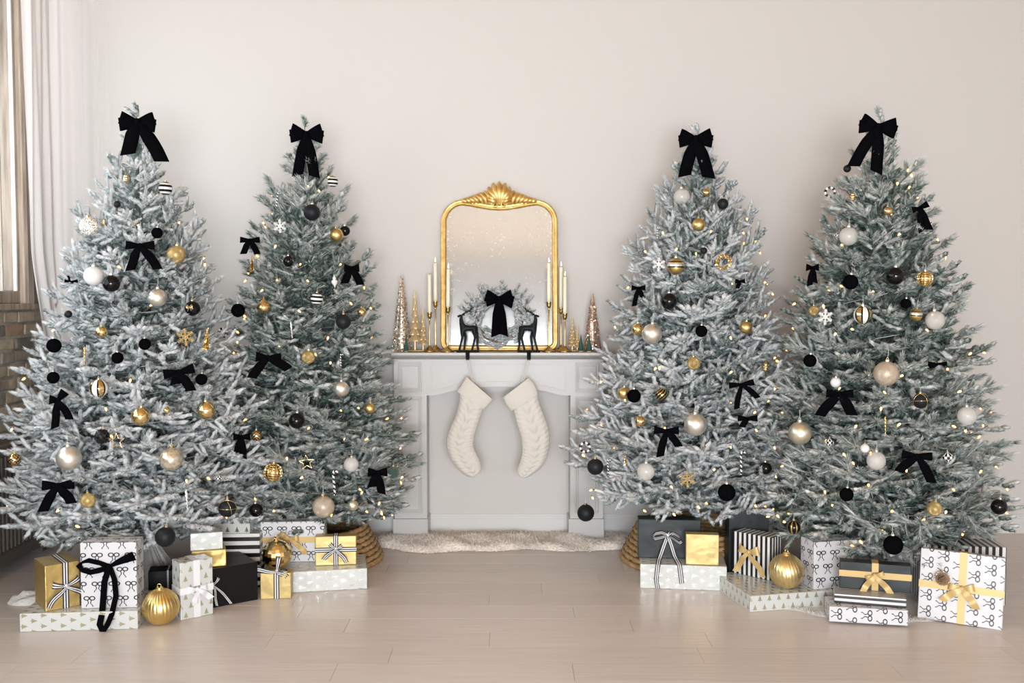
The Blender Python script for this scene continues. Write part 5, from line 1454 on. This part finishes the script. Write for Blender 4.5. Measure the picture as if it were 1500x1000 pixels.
def gold_trees(pxs, y, basepx, label):
    c = on_y((basepx[0] + basepx[1]) / 2, 500, y)
    root = thing('gold_tree_figurine', label, 'figurine', (c[0], y, ZM), group='gold tree figurines on the mantel')
    w = (basepx[1] - basepx[0]) * y / F / 2
    b = MB(); b.sphere(1.0, 20, 10); o = b.build('base', MT['gold_resin'], root, (0, 0, 0.006)); o.scale = (w, 0.026, 0.006)
    for px, top, hw in pxs:
        x = on_y(px, 500, y)[0] - c[0]; H = on_y(px, top, y)[2] - ZM; R = hw * y / F
        b = MB(); b.tube([(x, 0, 0.006), (x, 0, H * 0.25)], [R * 0.32, R * 0.22], 8); tr = b.build('trunk', MT['gold_resin'], root)
        b = MB(); tiers = 8
        for k in range(tiers):
            f0 = 0.17 + 0.80 * k / tiers; rr = R * (1.02 - 0.93 * k / tiers)
            pf = [(rr * 0.45, H * (f0 + 0.012)), (rr, H * f0), (rr * 0.96, H * (f0 + 0.02)), (rr * 0.35, H * (f0 + 0.125)), (0, H * (f0 + 0.13))]
            n_ = 18
            vs2 = [(x + r * (1 + 0.16 * ((i + k) % 2) * (j in (1, 2))) * math.cos(2 * PI * i / n_), r * (1 + 0.16 * ((i + k) % 2) * (j in (1, 2))) * math.sin(2 * PI * i / n_), z) for j, (r, z) in enumerate(pf) for i in range(n_)]
            b.add(vs2, [(j * n_ + i, j * n_ + (i + 1) % n_, (j + 1) * n_ + (i + 1) % n_, (j + 1) * n_ + i) for j in range(len(pf) - 1) for i in range(n_)])
        b.tube([(x, 0, H * 0.95), (x, 0, H)], [0.003, 0.0006], 5)
        b.build('crown', MT['gold_resin'], root)
gold_trees([(608, 424, 8.2), (619.8, 451, 6.2)], 5.70, (593, 627), 'pale gold pair of tiered trees on one base next to the champagne cone')
gold_trees([(838.3, 465, 6.2), (845.6, 476, 4.4)], 5.70, (832, 850), 'small pale gold pair of trees on one base next to the candlesticks')

def brush_tree(px, y, top, hw, label):
    p = on_y(px, 500, y); H = on_y(px, top, y)[2] - ZM; R = hw * y / F; rr = random.Random(int(px))
    root = thing('bottle_brush_tree', label, 'decoration', (p[0], y, ZM), group='green bottle brush trees on the mantel')
    b = MB(); b.lathe([(0, 0), (R * 0.6, 0), (R * 0.6, 0.006), (0, 0.006)], 12); b.build('base', MT['birch'], root)
    b = MB(); b.tube([(0, 0, 0.004), (0, 0, H)], [0.0018, 0.001], 5)
    b.lathe([(0, 0.008), (R * 0.75, 0.010), (R * 0.4, H * 0.5), (0.001, H * 0.97)], 12)
    for k in range(700):
        t = 1 - math.sqrt(rr.random()); a = rr.uniform(0, 2 * PI); z = 0.010 + (H - 0.012) * t; r = R * (1.05 - t) * rr.uniform(0.85, 1.1)
        base = np.array([0, 0, z]); tip = np.array([r * math.cos(a), r * math.sin(a), z + rr.uniform(-0.002, 0.005)])
        s = np.array([-math.sin(a), math.cos(a), 0]) * 0.0009
        b.add([base + s, base - s, tip], [(0, 1, 2)])
    b.build('bristles', MT['brush_green'], root)
brush_tree(595, 5.665, 488, 4.6, 'tiny dark green bottle brush tree before the champagne cone')
brush_tree(851, 5.665, 489.5, 5.6, 'tiny dark green bottle brush tree beside the small gold trees')
brush_tree(863, 5.655, 488, 6.0, 'tiny dark green bottle brush tree before the rose gold cone')

# ------------------------------------------------------------------ wreath
WY = 5.716
wc = on_y(731, 466, WY)
wre = thing('wreath', 'snow-flocked wreath with a black velvet bow leaning on the mirror', 'wreath', wc, (math.radians(-4), 0, 0))
s_ = WY / F
b = MB(); b.torus(33 * s_, 0.012, 40, 8, 0, 'y'); b.build('vine_ring', MT['bark'], wre)
nd = []
for k in range(4):
    q = Needles()
    q.tube([np.array([0, 0, 0]), np.array([0.08, 0, 0])], [0.003, 0.002], 0.5, 4)
    for i in range(8):
        sd = -1 if i % 2 else 1
        q.sprig(np.array([0.006 + 0.010 * i, 0, 0]), np.array([0.75, sd * random.uniform(0.45, 0.9), random.uniform(-0.5, 0.5)]), random.uniform(0.026, 0.044), 'fir', random.choice((0.95, 0.85, 0.6)))
    q.sprig(np.array([0.072, 0, 0]), np.array([1, 0, 0.0]), 0.042, 'fir', 0.9)
    nd.append(q.mesh('sprig', MT['fir']))
for k in range(120):
    a = 2 * PI * k / 120 + random.uniform(-0.05, 0.05)
    rr = random.choice((24, 28, 33, 38, 41)) * s_
    px_, pz_ = rr * math.cos(a), rr * math.sin(a)
    out = random.choices((0.2, 0.7, -0.35), (4, 2.6, 1.6))[0]
    if abs(math.sin(a) + 1) < 0.35: out = min(out, 0.1)
    d = Vector((-math.sin(a) + math.cos(a) * out, random.uniform(-0.5, -0.05), math.cos(a) + math.sin(a) * out)) if k % 2 else Vector((math.sin(a) + math.cos(a) * out, random.uniform(-0.5, -0.05), -math.cos(a) + math.sin(a) * out))
    qn = d.to_track_quat('X', 'Z')
    o = place('sprig', nd[k % 4], wre, (px_, random.uniform(-0.022, -0.004), pz_), qn.to_euler(), random.uniform(0.42, 0.6))
for (dx, dz, ang, L) in ((-16, 34, 2.2, 0.8), (22, 36, 0.9, 0.8), (-42, 24, 2.4, 0.8), (-52, 6, 2.7, 0.8), (46, 20, 0.7, 0.75), (4, 42, 1.4, 0.7), (-30, 34, 2.0, 0.75), (36, 32, 0.8, 0.7), (-46, 14, 2.5, 0.7), (50, 4, 0.4, 0.6)):
    d = Vector((math.cos(ang), -0.12, math.sin(ang))); place('sprig', random.choice(BR['fir'][0.22]), wre, (dx * s_ * 0.72, -0.008, dz * s_ * 0.78), d.to_track_quat('X', 'Z').to_euler(), L * 0.52)
bo = thing('bow', None, None); bo.parent = wre; bo.location = (0, -0.062, 27 * s_)
bow_parts(bo, [MT['velvet']], 21 * s_, 18 * s_, 14 * s_, [(-4 * s_, -53 * s_), (6 * s_, -52 * s_)], [(-1, 0.28, 0.95), (1, 0.26, 0.95), (-1, -0.12, 0.9), (1, -0.22, 1.0)], 4.5 * s_, solid=0.001)

# ------------------------------------------------------------------ stocking holders and stockings
def holder(px, flip, label):
    y0 = 5.640
    x = on_y(px, 515, y0)[0]
    root = thing('stocking_holder', label, 'stocking holder', (x, y0, ZM), group='deer stocking holders')
    b = MB(); b.box(-0.063, 0.063, -0.036, 0.036, 0.0, 0.012); base = bevel(b.build('base', MT['iron'], root), 0.003)
    b = MB()
    for k in range(9): b.sphere(0.0055, 8, 6, 0, True, (-0.056 + 0.014 * k, -0.036, 0.006))
    b.build('beading', MT['iron'], base)
    b = MB(); b.strip([(0, 0.0, 0.006), (0, -0.045, 0.006), (0, -0.0465, -0.03), (0, -0.058, -0.042), (0, -0.066, -0.036), (0, -0.067, -0.022)], (1, 0, 0), [0.022, 0.022, 0.022, 0.016, 0.012, 0.010], (0,))
    hk = b.build('hook', MT['iron'], root); sm = hk.modifiers.new('Solidify', 'SOLIDIFY'); sm.thickness = 0.004
    u = 0.000504
    f = -1 if flip else 1
    def pt(cx, cz, y=0.0): return (f * (cx - 203) * u, y, (887 - cz) * u)
    me = bpy.data.meshes.new('deer')
    V = [pt(215, 622), pt(150, 612), pt(130, 560), pt(124, 505), pt(137, 470), pt(108, 478), pt(82, 487), pt(270, 612), pt(298, 606),
         pt(138, 660, -0.012), pt(142, 720, -0.014), pt(122, 800, -0.014), pt(104, 868, -0.014),
         pt(158, 660, 0.012), pt(176, 720, 0.014), pt(166, 800, 0.014), pt(158, 868, 0.014),
         pt(272, 650, -0.013), pt(286, 720, -0.014), pt(268, 790, -0.014), pt(248, 868, -0.014),
         pt(290, 650, 0.013), pt(312, 735, 0.014), pt(306, 800, 0.014), pt(320, 868, 0.014), pt(315, 600)]
    Rr = [0.016, 0.017, 0.0125, 0.0095, 0.0100, 0.0075, 0.0045, 0.016, 0.014,
          0.0095, 0.0062, 0.0050, 0.0055, 0.0095, 0.0062, 0.0050, 0.0055, 0.0110, 0.0066, 0.0050, 0.0055, 0.0110, 0.0066, 0.0050, 0.0055, 0.004]
    E = [(0, 1), (1, 2), (2, 3), (3, 4), (4, 5), (5, 6), (0, 7), (7, 8), (1, 9), (9, 10), (10, 11), (11, 12), (1, 13), (13, 14), (14, 15), (15, 16), (8, 17), (17, 18), (18, 19), (19, 20), (8, 21), (21, 22), (22, 23), (23, 24), (8, 25)]
    me.from_pydata(V, E, [])
    o = place('deer', me, root); me.materials.append(MT['iron'])
    sk = o.modifiers.new('Skin', 'SKIN'); sk.use_smooth_shade = True
    for i, sv in enumerate(me.skin_vertices[0].data): sv.radius = (Rr[i] * 1.3, Rr[i] * 1.05); sv.use_root = (i == 0)
    o.modifiers.new('Subdivision', 'SUBSURF').render_levels = 2
    o.modifiers['Subdivision'].levels = 1
    for yy in (-0.009, 0.009):
        b = MB()
        b.tube([pt(140, 462, yy * 0.4), pt(165, 448, yy), pt(200, 430, yy * 1.6), pt(235, 410, yy * 1.9), pt(263, 380, yy * 2.2)], [0.0042, 0.0038, 0.0034, 0.0030, 0.0018], 7)
        b.tube([pt(200, 430, yy * 1.6), pt(212, 424, yy * 2), pt(240, 432, yy * 2.2)], [0.003, 0.0028, 0.0014], 6)
        b.tube([pt(225, 416, yy * 1.8), pt(238, 398, yy * 1.8), pt(240, 375, yy * 1.8)], [0.003, 0.0026, 0.0014], 6)
        b.tube([pt(172, 446, yy), pt(182, 432, yy), pt(180, 418, yy)], [0.003, 0.0026, 0.0013], 6)
        b.build('antler', MT['iron'], o)
        b = MB(); b.tube([pt(143, 466, yy * 0.8), pt(160, 464, yy * 1.8), pt(170, 470, yy * 2.2)], [0.003, 0.0045, 0.001], 6, flat=0.6); b.build('ear', MT['iron'], o)
    return np.array([x, y0 - 0.060, ZM - 0.036])
h1 = holder(685.5, False, 'black cast deer stocking holder facing the window')
h2 = holder(774.5, True, 'black cast deer stocking holder facing away from the window')

def stocking(stations, cuff, anchor, hook, label, seam=0.0):
    y = 5.575
    root = thing('stocking', label, 'stocking', on_y(*anchor, y), group='knitted stockings hanging from the mantel')
    o0 = on_y(*anchor, y)
    def W(p): q = on_y(640 + p[0] / 5.555, 530 + p[1] / 5.555, y); return np.array([q[0] - o0[0], q[2] - o0[2]])
    def body(st, sub, na, dk, disp):
        L = np.array([W(a) for a, c in st]); Rr = np.array([W(c) for a, c in st])
        n = len(st); tt = np.linspace(0, n - 1, (n - 1) * sub + 1)
        # smooth interpolation of the two edges
        def cat(P, t):
            i = min(int(t), n - 2); f = t - i
            p0, p1, p2, p3 = P[max(i - 1, 0)], P[i], P[i + 1], P[min(i + 2, n - 1)]
            return 0.5 * ((2 * p1) + (-p0 + p2) * f + (2 * p0 - 5 * p1 + 4 * p2 - p3) * f * f + (-p0 + 3 * p1 - 3 * p2 + p3) * f ** 3)
        vs2 = []
        lo_, hi_ = min(L[:, 1].min(), Rr[:, 1].min()), max(L[:, 1].max(), Rr[:, 1].max())
        for t in tt:
            a, c = cat(L, t), cat(Rr, t); m = (a + c) / 2; hw = (c - a) / 2
            wlen = np.linalg.norm(hw)
            for k in range(na):
                q = 2 * PI * k / na
                dd = disp(t / (n - 1), q, wlen)
                vs2.append((m[0] + hw[0] * math.cos(q) * (1 + dd), -math.sin(q) * min(wlen * dk, 0.026) * (1 + dd * 3), m[1] + hw[1] * math.cos(q) * (1 + dd)))
        r_ = len(tt)
        fs2 = [(i * na + k, i * na + (k + 1) % na, (i + 1) * na + (k + 1) % na, (i + 1) * na + k) for i in range(r_ - 1) for k in range(na)]
        b = MB(); b.add(vs2, fs2, 0, True)
        b.add(vs2[:na], [tuple(range(na))[::-1]]); b.add(vs2[-na:], [tuple(range(na))])
        return b
    def cable(t, q, w):
        x = math.cos(q)
        br = 0.030 * math.cos(9.5 * x) + (0.042 * math.sin(t * 75 + 9 * abs(x)) if abs(x) < 0.34 else 0.022 * math.sin(t * 150 + (9 if x > 0 else -9) * x))
        return br * (0.5 if abs(x) > 0.9 else 1) * (0 if seam and x > 0.2 and t > 0.12 and abs(x) < 0.0 else 1)
    o = body(stations, 14, 72, 0.42, cable).build('leg', MT['knit'], root)
    def ribs(t, q, w): return 0.04 + 0.010 * math.sin(t * 6 * PI) + 0.016 * math.sin(q * 30)
    cf = body(cuff, 8, 60, 0.5, ribs); cf.build('cuff', MT['knit'], root)
    hx = hook - o0
    a = W(cuff[0][0 if hook[0] < o0[0] else 1]) * 0.75 + W(cuff[0][1 if hook[0] < o0[0] else 0]) * 0.25
    b = MB(); b.tube([(a[0] - 0.004, 0, a[1]), (hx[0] - 0.003, hx[1], hx[2] + 0.0), (hx[0], hx[1], hx[2] + 0.004), (hx[0] + 0.003, hx[1], hx[2]), (a[0] + 0.006, -0.004, a[1])], 0.0022, 6); b.build('hanging_loop', MT['knit'], root)
stocking([((185, 240), (385, 350)), ((178, 330), (360, 430)), ((150, 440), (330, 520)), ((108, 530), (308, 590)), ((80, 620), (298, 650)), ((80, 700), (300, 690)), ((105, 780), (312, 725)), ((150, 850), (335, 770)), ((205, 905), (355, 820)), ((262, 936), (362, 868)), ((318, 934), (350, 905))],
         [((243, 118), (452, 300)), ((205, 182), (420, 345)), ((168, 240), (383, 383))], (685, 555), h1, 'cream cable-knit stocking under the deer facing the window, toe toward it')
stocking([((615, 360), (815, 255)), ((632, 430), (840, 350)), ((655, 520), (880, 450)), ((685, 610), (910, 550)), ((692, 690), (918, 645)), ((690, 750), (905, 740)), ((678, 800), (880, 815)), ((662, 845), (840, 868)), ((652, 880), (790, 905)), ((660, 915), (745, 935)), ((680, 935), (715, 944))],
         [((540, 285), (745, 128)), ((570, 345), (795, 190)), ((606, 395), (822, 262))], (772, 555), h2, 'cream cable-knit stocking with plain foot seam under the other deer')
